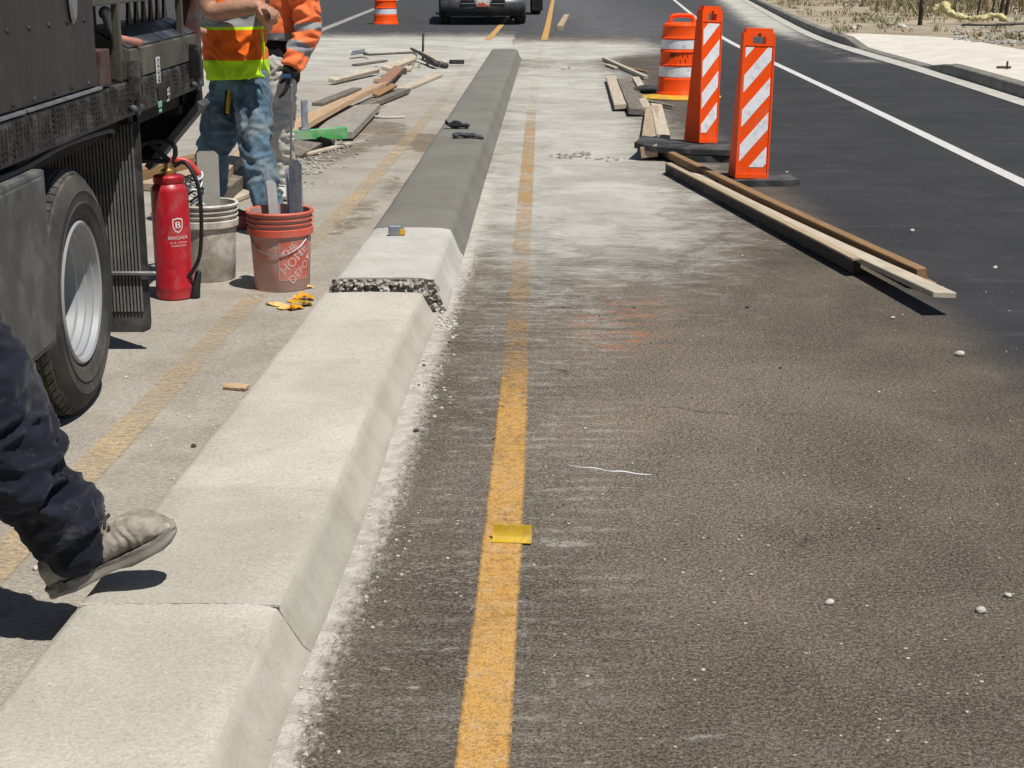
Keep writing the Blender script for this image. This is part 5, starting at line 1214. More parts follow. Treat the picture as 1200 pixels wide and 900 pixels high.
def rubber_base(label, c, sx, sy, th, rz, bend=0., z0=.0, tilt=0.):
    bm = newbm(); nx, ny = 10, 6; top = {}
    def zz(u): return bend*(abs(u)**2.2 if u < 0 else .0) 
    ch = .12
    def pt(i, j, dz):
        u = -1+2*i/nx; v = -1+2*j/ny
        if abs(u) == 1: v *= 1-ch*1.2
        if abs(v) == 1: u *= 1-ch*.6
        return Vector((u*sx/2, v*sy/2, dz + zz(u) + tilt*u + (-.006 if (abs(u) > .95 or abs(v) > .95) and dz > 0 else 0)))
    g0 = [[bm.verts.new(pt(i, j, 0)) for j in range(ny+1)] for i in range(nx+1)]; g1 = [[bm.verts.new(pt(i, j, th)) for j in range(ny+1)] for i in range(nx+1)]
    for i in range(nx):
        for j in range(ny): bm.faces.new((g1[i][j], g1[i+1][j], g1[i+1][j+1], g1[i][j+1])); bm.faces.new((g0[i][j], g0[i][j+1], g0[i+1][j+1], g0[i+1][j]))
    for i in range(nx):
        bm.faces.new((g0[i][0], g0[i+1][0], g1[i+1][0], g1[i][0])); bm.faces.new((g0[i][ny], g1[i][ny], g1[i+1][ny], g0[i+1][ny]))
    for j in range(ny):
        bm.faces.new((g0[0][j], g1[0][j], g1[0][j+1], g0[0][j+1])); bm.faces.new((g0[nx][j], g0[nx][j+1], g1[nx][j+1], g1[nx][j]))
    o = link('rubber_base', bm, M_MAT, auto=35, loc=(c[0], c[1], z0)); o.rotation_euler = (0, 0, rz)
    return tag(o, label, 'rubber base', 'rubber bases of the striped panels')
def solve_h(foot, top): # height whose top meets the photo row
    d = ray(*top); return CH + d.z*foot.y/d.y - foot.z
f1_ = P(876.5, 207, .05); f1_.z = .05
panel('nearer striped orange and white vertical panel, standing on one flat rubber base', f1_, 0, .235, .17, R(9), R(2.1), solve_h(f1_, (889, 33)), .035)
rubber_base('flat black rubber base under the nearer striped panel', (f1_.x+.02, f1_.y+.06), .62, .42, .048, R(6), 0)
f2_ = P(821, 166, .11)
panel('farther striped orange panel turned to show its orange side, on stacked rubber bases', f2_, 0, .185, .19, R(33), R(3.2), solve_h(f2_, (832, 7)), -.06, .10)
rubber_base('upper black rubber base with its left end curled up, beneath the farther panel', (f2_.x-.10, f2_.y-.12), .80, .60, .047, R(-12), .030, .060, -.004)
rubber_base('lower black rubber base under the curled one beneath the farther panel', (f2_.x+.02, f2_.y-.14), .58, .62, .055, R(-3), 0)
def drum(label, foot, H, base_mat, base_r, rz=0.):
    t = thing('traffic_drum', label, 'barrel', foot, rz, 'orange and white traffic barrels')
    s_ = H/.94
    def q(l): return [(r*s_, z*s_) for r, z in l]
    bm = newbm(); lathe(bm, q([(.295, .0), (.292, .03), (.282, .045), (.275, .06), (.270, .20), (.262, .205), (.256, .22), (.2535, .345), (.262, .352), (.264, .365), (.252, .372), (.248, .385), (.246, .50), (.255, .508), (.256, .522), (.243, .53), (.239, .545), (.237, .655), (.246, .662), (.247, .676), (.236, .684), (.231, .70), (.225, .80), (.228, .815), (.215, .84), (.16, .848), (0, .85)]), 48); link('drum_body', bm, M_ORG, t, auto=32)
    for (r0_, z0, r1, z1) in ((.2575, .222, .2548, .343), (.2408, .547, .2385, .654)):
        bm = newbm(); lathe(bm, q([(r0_-.002, z0), (r0_+.0015, z0+.001), (r1+.0015, z1-.001), (r1-.002, z1)]), 48, cap=False); link('reflective_band', bm, M_SHEET, t, auto=40)
    bm = newbm(); tube(bm, q2([(-.14, 0, .845), (-.13, 0, .90), (-.10, 0, .925), (0, 0, .932), (.10, 0, .925), (.13, 0, .90), (.14, 0, .845)], s_), .024*s_, 10, .8, sub=3); link('handle', bm, M_ORG, t, True)
    if base_mat:
        bm = newbm(); lathe(bm, [(base_r-.02, -.03), (base_r, -.026), (base_r, -.016), (base_r-.02, -.010), (.29*s_, .014), (.2*s_, .004)], 40, cap=False); link('base_ring', bm, base_mat, t, auto=40)
    return t
def q2(l, s): return [(a*s, b*s, c*s) for a, b, c in l]
fd = P(797, 111, .03); 
D1 = drum('large orange and white traffic barrel on a yellow base behind the striped panels', fd, solve_h(fd, (797, 17))*1.0, M_YBASE, .46, R(0))
for k_, (a, w_, h_) in enumerate(((-118, .055, .05), (-104, .02, .03), (-92, .012, .045), (-80, .012, .05))):
    bm = newbm(); t_ = bmesh.new(); v = [t_.verts.new(c) for c in ((-w_/2, -h_/2, 0), (w_/2, -h_/2, 0), (w_/2, h_/2, 0), (-w_/2, h_/2, 0))]; t_.faces.new(v); wrap(t_, .2535, R(a), .445); join(bm, t_); link('scuff_mark', bm, M_MARK, D1)
mb = newbm(); c_ = P(757, 109, .0)
tube(mb, [c_+Vector((-.16, .0, .03)), c_+Vector((0, -.02, .05)), c_+Vector((.22, .02, .04))], [.03, .05, .045], 10, 2.2, sub=3)
tag(link('sandbag', mb, M_MAT, None, True), 'small dark rubber lump beside the yellow barrel base', 'sandbag')
fd2 = P(452, 28, 0)
drum('distant orange and white traffic barrel cut off by the top edge of the photo', fd2, .98, None, 0)
o_ = P(452, 31, .0)

# ------------------------------------------------------------------ far pickup and trailer
M_CAR = plain('dark_grey_car_paint', (.055, .06, .063), .35, .2, .1, 3, .0, dirt=(.13, .125, .115), amt=.3)
M_GLASS = plain('dark_window_glass', (.02, .025, .03), .08, 0, .1, 3, 0)
M_CHROME = plain('chrome_trim', (.62, .63, .65), .22, .9, .06, 5, 0)
pc = P(566, 29.5, 0); pk = thing('pickup_truck', 'dark grey pickup facing the camera at the top of the photo behind the curb end', 'pickup', pc, R(2))
W2 = 1.02
def pb(name, a, b, mat, bev=.05, par=None):
    bm = newbm(); box(bm, a, b, bev); return link(name, bm, mat, par or pk)
bm = newbm()
box(bm, (-W2+.02, .12, .52), (W2-.02, 5.5, 1.02), .09); hexa(bm, [(-W2+.06, .16, 1.0), (W2-.06, .16, 1.0), (W2-.06, 1.5, 1.0), (-W2+.06, 1.5, 1.0), (-W2+.16, .3, 1.13), (W2-.16, .3, 1.13), (W2-.12, 1.5, 1.18), (-W2+.12, 1.5, 1.18)])
hexa(bm, [(-W2+.06, 1.3, 1.0), (W2-.06, 1.3, 1.0), (W2-.06, 3.9, 1.0), (-W2+.06, 3.9, 1.0), (-W2+.26, 2.1, 1.86), (W2-.26, 2.1, 1.86), (W2-.26, 3.75, 1.86), (-W2+.26, 3.75, 1.86)])
link('body', bm, M_CAR, pk)
bm = newbm(); hexa(bm, [(-W2+.16, 1.40, 1.17), (W2-.16, 1.40, 1.17), (W2-.16, 1.44, 1.17), (-W2+.16, 1.44, 1.17), (-W2+.30, 2.02, 1.80), (W2-.30, 2.02, 1.80), (W2-.30, 2.06, 1.80), (-W2+.30, 2.06, 1.80)]); link('windscreen', bm, M_GLASS, pk)
bm = newbm(); 
secs = []
for i in range(13):
    u = -1+2*i/12; x = u*(W2-.03); back = .16*abs(u)**3.2
    secs.append([bm.verts.new((x, yy+back, zz)) for yy, zz in ((.10, .27+.03*abs(u)**4), (-.02, .30+.03*abs(u)**4), (-.06, .38), (-.05, .50), (.0, .57), (.14, .60), (.3, .5), (.3, .3))])
for a, b in zip(secs, secs[1:]):
    for i in range(8): bm.faces.new((a[i], a[(i+1) % 8], b[(i+1) % 8], b[i]))
bm.faces.new(secs[0][::-1]); bm.faces.new(secs[-1]); bp = link('bumper', bm, M_CAR, pk, auto=40)
pb('air_dam', (-.86, .10, .20), (.86, .28, .33), M_BLK, .03); pb('intake', (-.52, -.075, .515), (-.20, -.03, .575), M_DARK, .008); pb('intake', (.20, -.075, .515), (.52, -.03, .575), M_DARK, .008)
pb('chrome_strip', (-.52, -.075, .485), (-.17, -.05, .505), M_CHROME, .008); pb('chrome_strip', (.17, -.075, .485), (.52, -.05, .505), M_CHROME, .008)
pl = pb('licence_plate', (-.155, -.10, .42), (.155, -.085, .58), plain('plate_white', (.66, .62, .58), .5), .004)
bm = newbm(); prism(bm, [(-.145, .43), (.145, .43), (.145, .47), (.06, .475), (.0, .54), (-.03, .50), (-.09, .52), (-.145, .475)], .004, Matrix.Translation((0, -.106, 0))); link('plate_print', bm, plain('plate_red', (.50, .10, .05), .5), pl)
pb('grille', (-.6, .09, .66), (.6, .15, .98), M_CHROME, .03)
for s in (-1, 1): pb('headlight', (s*.8-.17, .10, .74), (s*.8+.17, .2, .96), M_GLASS, .04); pb('wing_mirror', (s*1.14-.12, 1.6, 1.12), (s*1.14+.12, 1.7, 1.38), M_CAR, .03)
for (x, y) in ((-.90, .92), (.90, .92), (-.90, 4.4), (.90, 4.4)):
    bm = newbm(); lathe(bm, [(.2, -.13), (.36, -.135), (.395, -.10), (.395, .10), (.36, .135), (.2, .13)], 32, Matrix.Translation((x, y, .395)) @ Matrix.Rotation(R(90), 4, 'Y')); wl = link('wheel', bm, M_RUB, pk, auto=40)
pb('underbody', (-.8, .3, .28), (.8, 5.2, .55), M_DARK, .02)
tc_ = P(600, 23, 0); tl = thing('trailer', 'trailer towed behind the dark pickup with its white fender and wheel showing', 'trailer', (pc.x+.18, pc.y+6.6, 0), R(2))
def tb(name, a, b, mat, bev=.02):
    bm = newbm(); box(bm, a, b, bev); return link(name, bm, mat, tl)
tb('deck', (-.95, -.3, .48), (.95, 3.6, .60), M_DKSTEEL); tb('drawbar', (-.06, -1.6, .42), (.06, -.3, .5), M_DKSTEEL)
for s in (-1, 1):
    for y in (1.0, 1.9):
        bm = newbm(); lathe(bm, [(.0, -.12), (.34, -.12), (.37, -.09), (.37, .09), (.34, .12), (.22, .12), (.2, .08), (0, .08)], 28, Matrix.Translation((s*1.22, y, .37)) @ Matrix.Rotation(R(90)*s, 4, 'Y')); link('wheel', bm, M_RUB, tl, auto=40)
    bm = newbm(); prism(bm, [(.50, .40), (.58, .74), (.8, .80), (2.1, .80), (2.35, .74), (2.42, .40), (2.36, .40), (2.28, .70), (.7, .70), (.56, .40)], .32, Matrix(((0, 1, 0, s*1.22-.16), (1, 0, 0, 0), (0, 0, 1, 0), (0, 0, 0, 1)))); link('fender', bm, M_WHITE, tl)
    tb('mud_guard', (s*1.22-.15, .42, .12), (s*1.22+.15, .45, .46), M_DARK, .004); tb('side_rail', (s*.95-.03, -.3, .6), (s*.95+.03, 3.6, .95), M_DKSTEEL)

# ------------------------------------------------------------------ tools and small things on the ground
gs = thing('screed', 'bright green hand screed lying on the rubble beside the pale trousers', 'screed', P(372, 158, .13))
a_ = P(312, 158, .14)-gs.location; b_ = P(407, 154, .14)-gs.location; M_GRN = plain('bright_green_paint', (.06, .40, .10), .45, 0, .2, 9, .08, dirt=(.36, .40, .30), amt=.6, dsc=6)
d_ = (b_-a_); L_ = d_.length; ang = math.atan2(d_.y, d_.x)
bm = newbm(); MM = Matrix.Translation(a_) @ Matrix.Rotation(ang, 4, 'Z')
prism(bm, [(0, -.05), (L_*.60, -.05), (L_*.66, -.03), (L_*.80, -.06), (L_, -.055), (L_, .03), (L_*.86, .028), (L_*.6, .02), (0, .022)], .10, MM); link('beam', bm, M_GRN, gs)
bm = newbm(); box(bm, (L_*.45, .01, .0), (L_*.45+.05, .05, .26), .006, MM); box(bm, (L_*.45-.01, .0, .018), (L_*.45+.06, .10, .04), .004, MM); link('bracket', bm, M_BLADE, gs)
sh = thing('shovel', 'flat shovel with a grey square blade lying left of the iron stake', 'shovel', P(425, 64, .05))
p0 = P(412, 64, .06)-sh.location; p1 = P(427, 62.5, .06)-sh.location; p2 = P(433, 64, .07)-sh.location; p3 = P(492, 61, .10)-sh.location
bm = newbm(); hexa(bm, [p0+Vector((0, -.16, 0)), p1+Vector((0, -.14, 0)), p1+Vector((0, .14, .03)), p0+Vector((0, .16, .03)), p0+Vector((0, -.16, .008)), p1+Vector((0, -.14, .02)), p1+Vector((0, .14, .06)), p0+Vector((0, .16, .05))]); link('blade', bm, M_STEEL, sh)
bm = newbm(); tube(bm, [p1, p2, p3], [.03, .018, .018], 8); link('handle', bm, W_GREY, sh, True)
st_ = P(495.5, 70, 0); bm = newbm(); tube(bm, [st_, RY(496, 40, st_.y)], .018, 10); tag(link('iron_stake', bm, M_DKSTEEL, None, True), 'dark iron stake standing upright among the boards left of the fresh curb', 'stake')
bm = newbm(); tube(bm, [P(482, 57, .16), P(497, 65, .12), P(512, 75, .07), P(523, 77, .04)], [.02, .03, .045, .04], 8); tag(link('crowbar', bm, M_DKSTEEL, None, True), 'dark iron bar lying across the boards right of the stake', 'bar')
br_ = thing('broom', 'dark brush with a short thin handle nearest the fresh curb', 'brush', P(536, 75, .03)); bm = newbm(); box(bm, (-.12, -.05, 0), (.10, .06, .06), .012); link('bristles', bm, M_DKSTEEL, br_)
bm = newbm(); tube(bm, [(-.10, 0, .04), P(515, 75, .05)-br_.location], .012, 8); link('handle', bm, W_PALE, br_, True)
bm = newbm(); tube(bm, [P(405, 137, .012), P(425, 136, .012), P(450, 138, .012), P(474, 137, .012)], [.012, .02, .018, .012], 8, sub=4); tag(link('mortar_ridge', bm, M_BLOCK, None, True), 'low whitish ridge of dried mortar running left from the fresh curb', 'mortar')
C_GLOVG = cloth('grey_work_glove', (.06, .063, .07), .3, (.17, .165, .155), .4)
def curb_glove(label, px, py, rz, sc, peak):
    g_ = P(px, py, .152); bm = newbm(); d = Vector((math.cos(rz), math.sin(rz), 0)); n = Vector((0, 0, 1))
    hand(bm, Vector((0, 0, .024)), d, n*(1 if peak else -1)+d*.1, sc, .55 if peak else .18, 1); tube(bm, [Vector((0, 0, .024))-d*.055, Vector((0, 0, .028))-d*.02, d*.03+Vector((0, 0, .026))], [.046, .042, .040], 14, .42, up=d.cross(n)); 
    if peak: tube(bm, [d*.02+n*.03, d*.05+n*.055, d*.09+n*.03], [.03, .022, .02], 10)
    o = link('glove', fuse(bm, .007, 2, lambda p, n: .009*mnoise.noise(p*22)+.003*mnoise.noise(p*60)), C_GLOVE if peak else C_GLOVG, None, True, loc=g_); return tag(o, label, 'glove', 'gloves left on the fresh curb')
curb_glove('crumpled dark glove lying on the fresh curb, the farther of two', 541, 151, R(175), .95, True); curb_glove('dark grey glove with fingers pointing right on the fresh curb, nearer of two', 541, 162, R(2), 1.05, False)
tm = thing('tape_measure', 'small grey and yellow tape measure sitting on the broken curb block', 'tape measure', P(465, 276, .152), R(8))
bm = newbm(); box(bm, (-.042, -.02, 0), (.038, .022, .045), .010); link('case', bm, M_STEEL, tm, auto=40); bm = newbm(); box(bm, (.012, -.0225, .004), (.042, .0235, .036), .006); link('yellow_side', bm, M_YBASE, tm); bm = newbm(); box(bm, (-.036, -.016, .0445), (.02, .018, .0475), .003); link('belt_clip', bm, M_WIRE, tm)
# broken yellow channel piece on the yellow line
ym = thing('plastic_channel', 'broken piece of bright yellow plastic channel lying on the yellow line', 'plastic piece', P(600, 633, .004), R(-6)); rs = random.Random(8)
bm = newbm(); prof = [(-.022, .0), (-.024, .002), (-.004, .004), (.004, .012), (.008, .028), (.010, .040), (.013, .040), (.011, .026), (.007, .010), (-.002, .001)]
N = 12; rings = []
for i in range(N+1):
    u = i/N; x = -.052+.105*u; jag = rs.uniform(-.006, .004) if 0 < i < N else 0
    rings.append([bm.verts.new((x+.004*z*20*rs.uniform(-.1, .1), y, max(.0, z*(1+jag*8 if z > .03 else 1)))) for y, z in prof])
for a, b in zip(rings, rings[1:]):
    for i in range(len(prof)): bm.faces.new((a[i], a[(i+1) % len(prof)], b[(i+1) % len(prof)], b[i]))
bm.faces.new(rings[0][::-1]); bm.faces.new(rings[-1]); link('channel', bm, plain('bright_yellow_plastic', (.60, .39, .02), .45, 0, .2, 20, .1, dirt=(.36, .25, .06), amt=.6, dsc=30), ym, auto=40)
# crushed yellow-orange scraps by the red bucket
M_SCR = [plain('orange_yellow_plastic', (.68, .32, .02), .4, 0, .2, 20, .1), plain('pale_yellow_scrap', (.72, .50, .18), .5, 0, .2, 20, .1), plain('mustard_scrap', (.40, .24, .02), .5, 0, .2, 20, .1)]
def scrap(px, py, s, mat, label, h=.6, name='plastic_scrap', cat='scrap', group='crushed yellow and orange scraps beside the red bucket'):
    bm = newbm(); rs = random.Random(int(px*7+py)); n = 6
    g = [[None]*(n+1) for _ in range(n+1)]
    for i in range(n+1):
        for j in range(n+1):
            u, v = i/n-.5, j/n-.5; q = Vector((u*3+px, v*3+py, 0)); z = abs(mnoise.noise(q))*h*s + (.35*s*h*math.cos(u*3)); e = 1+.25*mnoise.noise(Vector((u*6, v*6, px)))
            g[i][j] = (u*s*1.5*e, v*s*e, max(.001, z))
    T = [[bm.verts.new(c) for c in r_] for r_ in g]; B = [[bm.verts.new((c[0], c[1], max(0, c[2]-.003))) for c in r_] for r_ in g]
    for i in range(n):
        for j in range(n): bm.faces.new((T[i][j], T[i+1][j], T[i+1][j+1], T[i][j+1])); bm.faces.new((B[i][j], B[i][j+1], B[i+1][j+1], B[i+1][j]))
    for i in range(n):
        bm.faces.new((T[i][0], B[i][0], B[i+1][0], T[i+1][0])); bm.faces.new((T[i][n], T[i+1][n], B[i+1][n], B[i][n])); bm.faces.new((T[0][i], T[0][i+1], B[0][i+1], B[0][i])); bm.faces.new((T[n][i], B[n][i], B[n][i+1], T[n][i+1]))
    o = link(name, bm, mat, loc=P(px, py, .003)); o.rotation_euler = (0, 0, rs.uniform(0, 6)); return tag(o, label, cat, group)
scrap(356, 351, .060, M_SCR[0], 'bright orange yellow crumpled scrap, uppermost of the little heap'); scrap(354, 358, .056, M_SCR[2], 'mustard folded scrap in the middle of the little heap'); scrap(346, 362, .048, M_SCR[0], 'orange flat scrap at the near end of the little heap')
scrap(335, 361, .05, M_SCR[1], 'pale sliver just left of the little orange heap', .25); scrap(322, 357, .05, M_SCR[1], 'pale yellow sliver lying apart, farthest left of the heap', .25); scrap(357, 337, .05, M_SCR[1], 'pale orange scrap at the foot of the red bucket', .4); scrap(346, 353, .045, M_SCR[0], 'small orange scrap left of the uppermost crumpled one', .35)
board('short splinter of yellow wood lying by the left edge of the curb', P(264, 452.5, .01), P(289, 454, .012), .035, .012, W_ORANGE, .2, 'wood_splinter', None, 0, 'splinter', .006)
bm = newbm(); tube(bm, [P(666, 545, .0005), P(680, 547.5, .0006), P(697, 548.5, .0008), P(713, 552, .0008), P(730, 552.5, .0008), P(748, 555.5, .0006), P(763, 556, .0005)], [.0012, .002, .0034, .0022, .0042, .0034, .0015], 6, .5, up=(0, 1, 0), sub=4)
tag(link('white_sliver', bm, M_WHITE, None, True), 'thin white sliver lying across the brown asphalt', 'sliver')
# pebbles
M_PEB = plain('pale_pebble', (.52, .49, .43), .85, 0, .15, 60, .3, 150); M_PEBD = plain('dark_pebble', (.07, .06, .05), .85, 0, .2, 60, .3, 150)
def pebble(px, py, s, mat, label, group):
    rs = random.Random(int(px*13+py*3)); bm = newbm(); bmesh.ops.create_icosphere(bm, subdivisions=2, radius=s)
    o3 = Vector((px, py, 0))*.37
    for v in bm.verts: v.co = Vector((v.co.x*1.25, v.co.y, v.co.z*.8))*(1+.35*mnoise.noise(v.co/s*.9+o3))
    zmin = min(v.co.z for v in bm.verts)
    o = link('pebble', bm, mat, loc=P(px, py)+Vector((0, 0, -zmin-.001)), auto=40); o.rotation_euler = (0, 0, rs.uniform(0, 6)); return tag(o, label, 'pebble', group)
for (x, y, s_, m_, lb) in ((1125, 417, .0150, M_PEB, 'largest pale pebble on the right, below the near tip of the long plank'), (1166, 315, .010, M_PEB, 'pale pebble on the dark lane right of the long plank tip'), (1069, 272, .012, M_PEB, 'pale pebble on the dark lane beside the brown plank'), (1046, 374, .009, M_PEB, 'pale pebble just left of and below the long plank tip'), (972, 708, .009, M_PEB, 'pale pebble in the lower right, left of a brighter pair'), (1149, 718, .0105, M_PEB, 'bright oval pebble in the lower right, larger of a pair'), (1181, 700, .0075, M_PEB, 'bright pebble nearest the right edge, smaller of a pair'), (922, 203, .010, M_PEB, 'pale pebble next to the rubber base of the nearer striped panel'),
        (488, 506, .0085, M_PEBD, 'dark flat pebble in the pale powder at the foot of the curb'), (876, 361, .008, M_PEBD, 'dark pebble on the asphalt between the orange paint traces and the plank tip'), (227, 524, .008, M_PEBD, 'dark crumb lying against the left edge of the curb'), (42, 668, .009, M_PEB, 'pale stone on the dusty lane just behind the boot heel')):
    pebble(x, y, s_, m_, lb, None)
bm = newbm(); rs = random.Random(77)
for (x, y, s_) in [(887, 262, .008), (900, 640, .004), (870, 300, .006), (1150, 800, .0045), (824, 786, .0045), (880, 674, .0045), (800, 672, .004), (686, 503, .006), (148, 443, .008), (222, 490, .006), (36, 695, .005), (300, 350, .008), (278, 402, .006), (1030, 460, .005), (700, 372, .005)] + [(rs.uniform(520, 1190), 330+560*rs.random()**1.3, rs.uniform(.0016, .0042)) for _ in range(150)] + [(rs.uniform(60, 330), rs.uniform(370, 560), rs.uniform(.0015, .004)) for _ in range(50)]:
    t_ = bmesh.new(); bmesh.ops.create_icosphere(t_, subdivisions=1, radius=s_); c_ = P(x, y)
    for v in t_.verts: v.co = Vector((v.co.x*rs.uniform(.9, 1.5), v.co.y*rs.uniform(.8, 1.2), v.co.z*.7))+c_+Vector((0, 0, s_*.5))
    join(bm, t_)
tag(link('grit', bm, M_PEB), 'tiny pale grit scattered over the roadway', 'grit', None, 'stuff')
bm = newbm()
for (x, y, s_) in [(915, 432, .006), (497, 429, .007), (491, 452, .005), (579, 515, .006), (589, 478, .006), (743, 361, .006), (527, 402, .007), (702, 371, .005), (1030, 620, .005)] + [(rs.uniform(520, 1190), 330+560*rs.random()**1.3, rs.uniform(.0016, .0036)) for _ in range(90)]:
    t_ = bmesh.new(); bmesh.ops.create_icosphere(t_, subdivisions=1, radius=s_); c_ = P(x, y)
    for v in t_.verts: v.co = Vector((v.co.x*rs.uniform(.9, 1.5), v.co.y*rs.uniform(.8, 1.2), v.co.z*.7))+c_+Vector((0, 0, s_*.5))
    join(bm, t_)
tag(link('dark_grit', bm, M_PEBD), 'tiny dark grit scattered over the roadway', 'grit', None, 'stuff')
def crumbs(name, label, cells, mat):
    bm = newbm(); rs = random.Random(21)
    for (cx_, cy_, rx, ry, n, s0, s1) in cells:
        for _ in range(n):
            px_, py_ = rs.gauss(cx_, rx), rs.gauss(cy_, ry); s_ = rs.uniform(s0, s1); p = P(px_, py_); t_ = bmesh.new(); bmesh.ops.create_icosphere(t_, subdivisions=1, radius=s_)
            for v in t_.verts: v.co = Vector((v.co.x*rs.uniform(.7, 1.4), v.co.y*rs.uniform(.7, 1.4), v.co.z*rs.uniform(.5, .9))) + p + Vector((0, 0, s_*.35))
            join(bm, t_)
    return tag(link(name, bm, mat), label, 'rubble', None, 'stuff')
crumbs('concrete_crumbs', 'crumbs of grey concrete strewn in the left pile and on the road', [(370, 187, 15, 8, 110, .004, .02), (400, 178, 14, 5, 50, .004, .016), (350, 205, 10, 10, 50, .006, .02), (658, 185, 7, 2, 30, .006, .02), (680, 182, 6, 2, 22, .006, .022), (715, 187, 12, 1.5, 22, .005, .014), (655, 80, 10, 1.2, 16, .008, .02), (470, 78, 16, 4, 30, .008, .03), (845, 80, 20, 30, 10, .004, .008), (380, 150, 30, 14, 60, .006, .02)], plain('crumb_grey', (.33, .31, .27), .9, 0, .25, 20, .3))
crumbs('slurry_crumbs', 'tiny mortar crumbs along the foot of the curb', [(420, 640, 40, 50, 70, .002, .006), (360, 800, 16, 70, 70, .002, .006), (500, 440, 16, 30, 70, .002, .007), (520, 380, 8, 8, 60, .003, .012), (215, 500, 40, 40, 50, .002, .006)], M_BLOCK)
board('yellowish wood stub lying far off on the dark asphalt beside the long yellow line', P(656, 33, .05), P(664, 19, .08), .13, .10, W_TAN, 0, 'wood_block', None, 0, 'wood')

# ------------------------------------------------------------------ verge: dry grass, weeds, fence remains, wattle, rocks
def vz2(x, y):
    i = int(np.argmin(abs(Yk-y))); o = x-float(kerbX(y)); return float(vz(x, y, i, o))-.004
def grass(name, label, n, region, cols, hmin, hmax, tuft=7, kind='stuff'):
    bm = newbm(); rs = random.Random(31); mi = []
    for _ in range(n):
        x, y = region(rs)
        z = vz2(x, y); m_ = rs.randrange(len(cols)); hh = rs.uniform(hmin, hmax)
        for _b in range(tuft):
            a = rs.uniform(0, 6.28); l = rs.uniform(.1, 1.1); w_ = .008+.01*rs.random(); h_ = hh*rs.uniform(.5, 1.1); bx, by = x+rs.gauss(0, .05), y+rs.gauss(0, .05)
            t1 = Vector((bx+math.cos(a)*l*h_*.5, by+math.sin(a)*l*h_*.5, z+h_*.6)); t2 = Vector((bx+math.cos(a)*l*h_*1.1, by+math.sin(a)*l*h_*1.1, z+h_)); s_ = Vector((-math.sin(a), math.cos(a), 0))*w_; b0 = Vector((bx, by, z-.01))
            v = [bm.verts.new(c) for c in (b0-s_, b0+s_, t1-s_*.7, t1+s_*.7, t2)]
            f = bm.faces.new((v[0], v[1], v[3], v[2])); f.material_index = m_; f = bm.faces.new((v[2], v[3], v[4])); f.material_index = m_
    o = link(name, bm, cols); return tag(o, label, 'grass', None, kind)
def leafm(n, c):
    m = plain(n, c, .9, 0, .3, 3, 0); return m
G_DRY = [leafm('straw', (.40, .32, .19)), leafm('pale_straw', (.50, .43, .29)), leafm('brown_straw', (.25, .175, .095))]
G_GRN = [leafm('grey_green_leaf', (.13, .135, .07)), leafm('olive_leaf', (.17, .165, .085)), leafm('dull_green_leaf', (.09, .11, .05))]
def reg_back(rs):
    while True:
        y = rs.uniform(27.5, 62); o = rs.uniform(.35, 13) if y > 30.2 else rs.uniform(2.0, 9)
        x = float(kerbX(y))+o
        if y < 31 and o < 2.2: continue
        if mnoise.noise(Vector((x*.5, y*.25, 4))) > -.12: return x, y
grass('dry_grass', 'dry straw coloured grass covering the verge', 1400, reg_back, G_DRY+[G_GRN[1]], .03, .16)
def reg_tall(rs):
    y = rs.uniform(39, 54); x = 8.6+rs.random()**.8*8.5+(y-37)*.15; return x, y
grass('tall_dry_grass', 'taller dry brown grass around the fence posts', 620, reg_tall, [G_DRY[0], G_DRY[2], leafm('grey_brown_stem', (.20, .165, .12)), G_GRN[1]], .10, .60, 9)
G_W = 'weeds growing on the dry verge'
def weed(px, py, h, wd, label, n=60):
    c = P(px, py, .14); c.z = vz2(c.x, c.y); t = thing('weed', label, 'weed', c, 0, G_W); rs = random.Random(int(px)); bm = newbm()
    for i in range(6): a = rs.uniform(0, 6.28); tube(bm, [(0, 0, -.01), (math.cos(a)*wd*.3, math.sin(a)*wd*.3, h*.5), (math.cos(a)*wd*.5, math.sin(a)*wd*.5, h*.9)], [.008, .006, .003], 5)
    link('stem', bm, G_DRY[2], t); bm = newbm()
    for i in range(n):
        a = rs.uniform(0, 6.28); r_ = wd*.6*math.sqrt(rs.random()); zz = h*rs.uniform(.15, 1)*(1-.3*r_/wd); p = Vector((math.cos(a)*r_, math.sin(a)*r_, zz)); u = Vector((rs.gauss(0, 1), rs.gauss(0, 1), rs.gauss(0, 1))).normalized(); v_ = u.orthogonal().normalized(); s_ = rs.uniform(.02, .05)
        f = bm.faces.new([bm.verts.new(p+e) for e in (-u*s_, v_*s_*.45, u*s_, -v_*s_*.45)]); f.material_index = rs.randrange(3)
    tag(link('foliage', bm, G_GRN, t), kind='stuff')
for k in ((925, 8, .45, .4, 'green weed at the back of the verge nearest the top left of the dry grass'), (990, 18, .55, .42, 'upright green weed in the open dry grass left of the fence post'), (1026, 27, .30, .5, 'low grey green weed halfway along the concrete edge'), (1062, 14, .5, .45, 'bushy green weed just left of the dark fence post'), (1094, 13, .55, .5, 'olive weed tucked beside the yellow fabric roll'), (985, 40, .28, .4, 'small weed on the kerb just before the driveway'), (1014, 26, .25, .45, 'small grey weed next to pale stones on the verge'), (1042, 32, .22, .45, 'low weed beside the concrete apron edge'), (1135, 12, .6, .5, 'green weed behind the middle of the yellow fabric roll')): weed(*k)
W_POST = wood('dark_fence_post', (.045, .036, .028), (.085, .07, .055), amt=.2)
def post(px, py, h, r, lean, label, mat=None):
    c = P(px, py, .16); c.z = vz2(c.x, c.y)-.03; bm = newbm(); tube(bm, [c, c+Vector((lean*h, 0, h))], r, 8); return tag(link('fence_post', bm, mat or W_POST, None, True), label, 'post', 'dark posts on the verge')
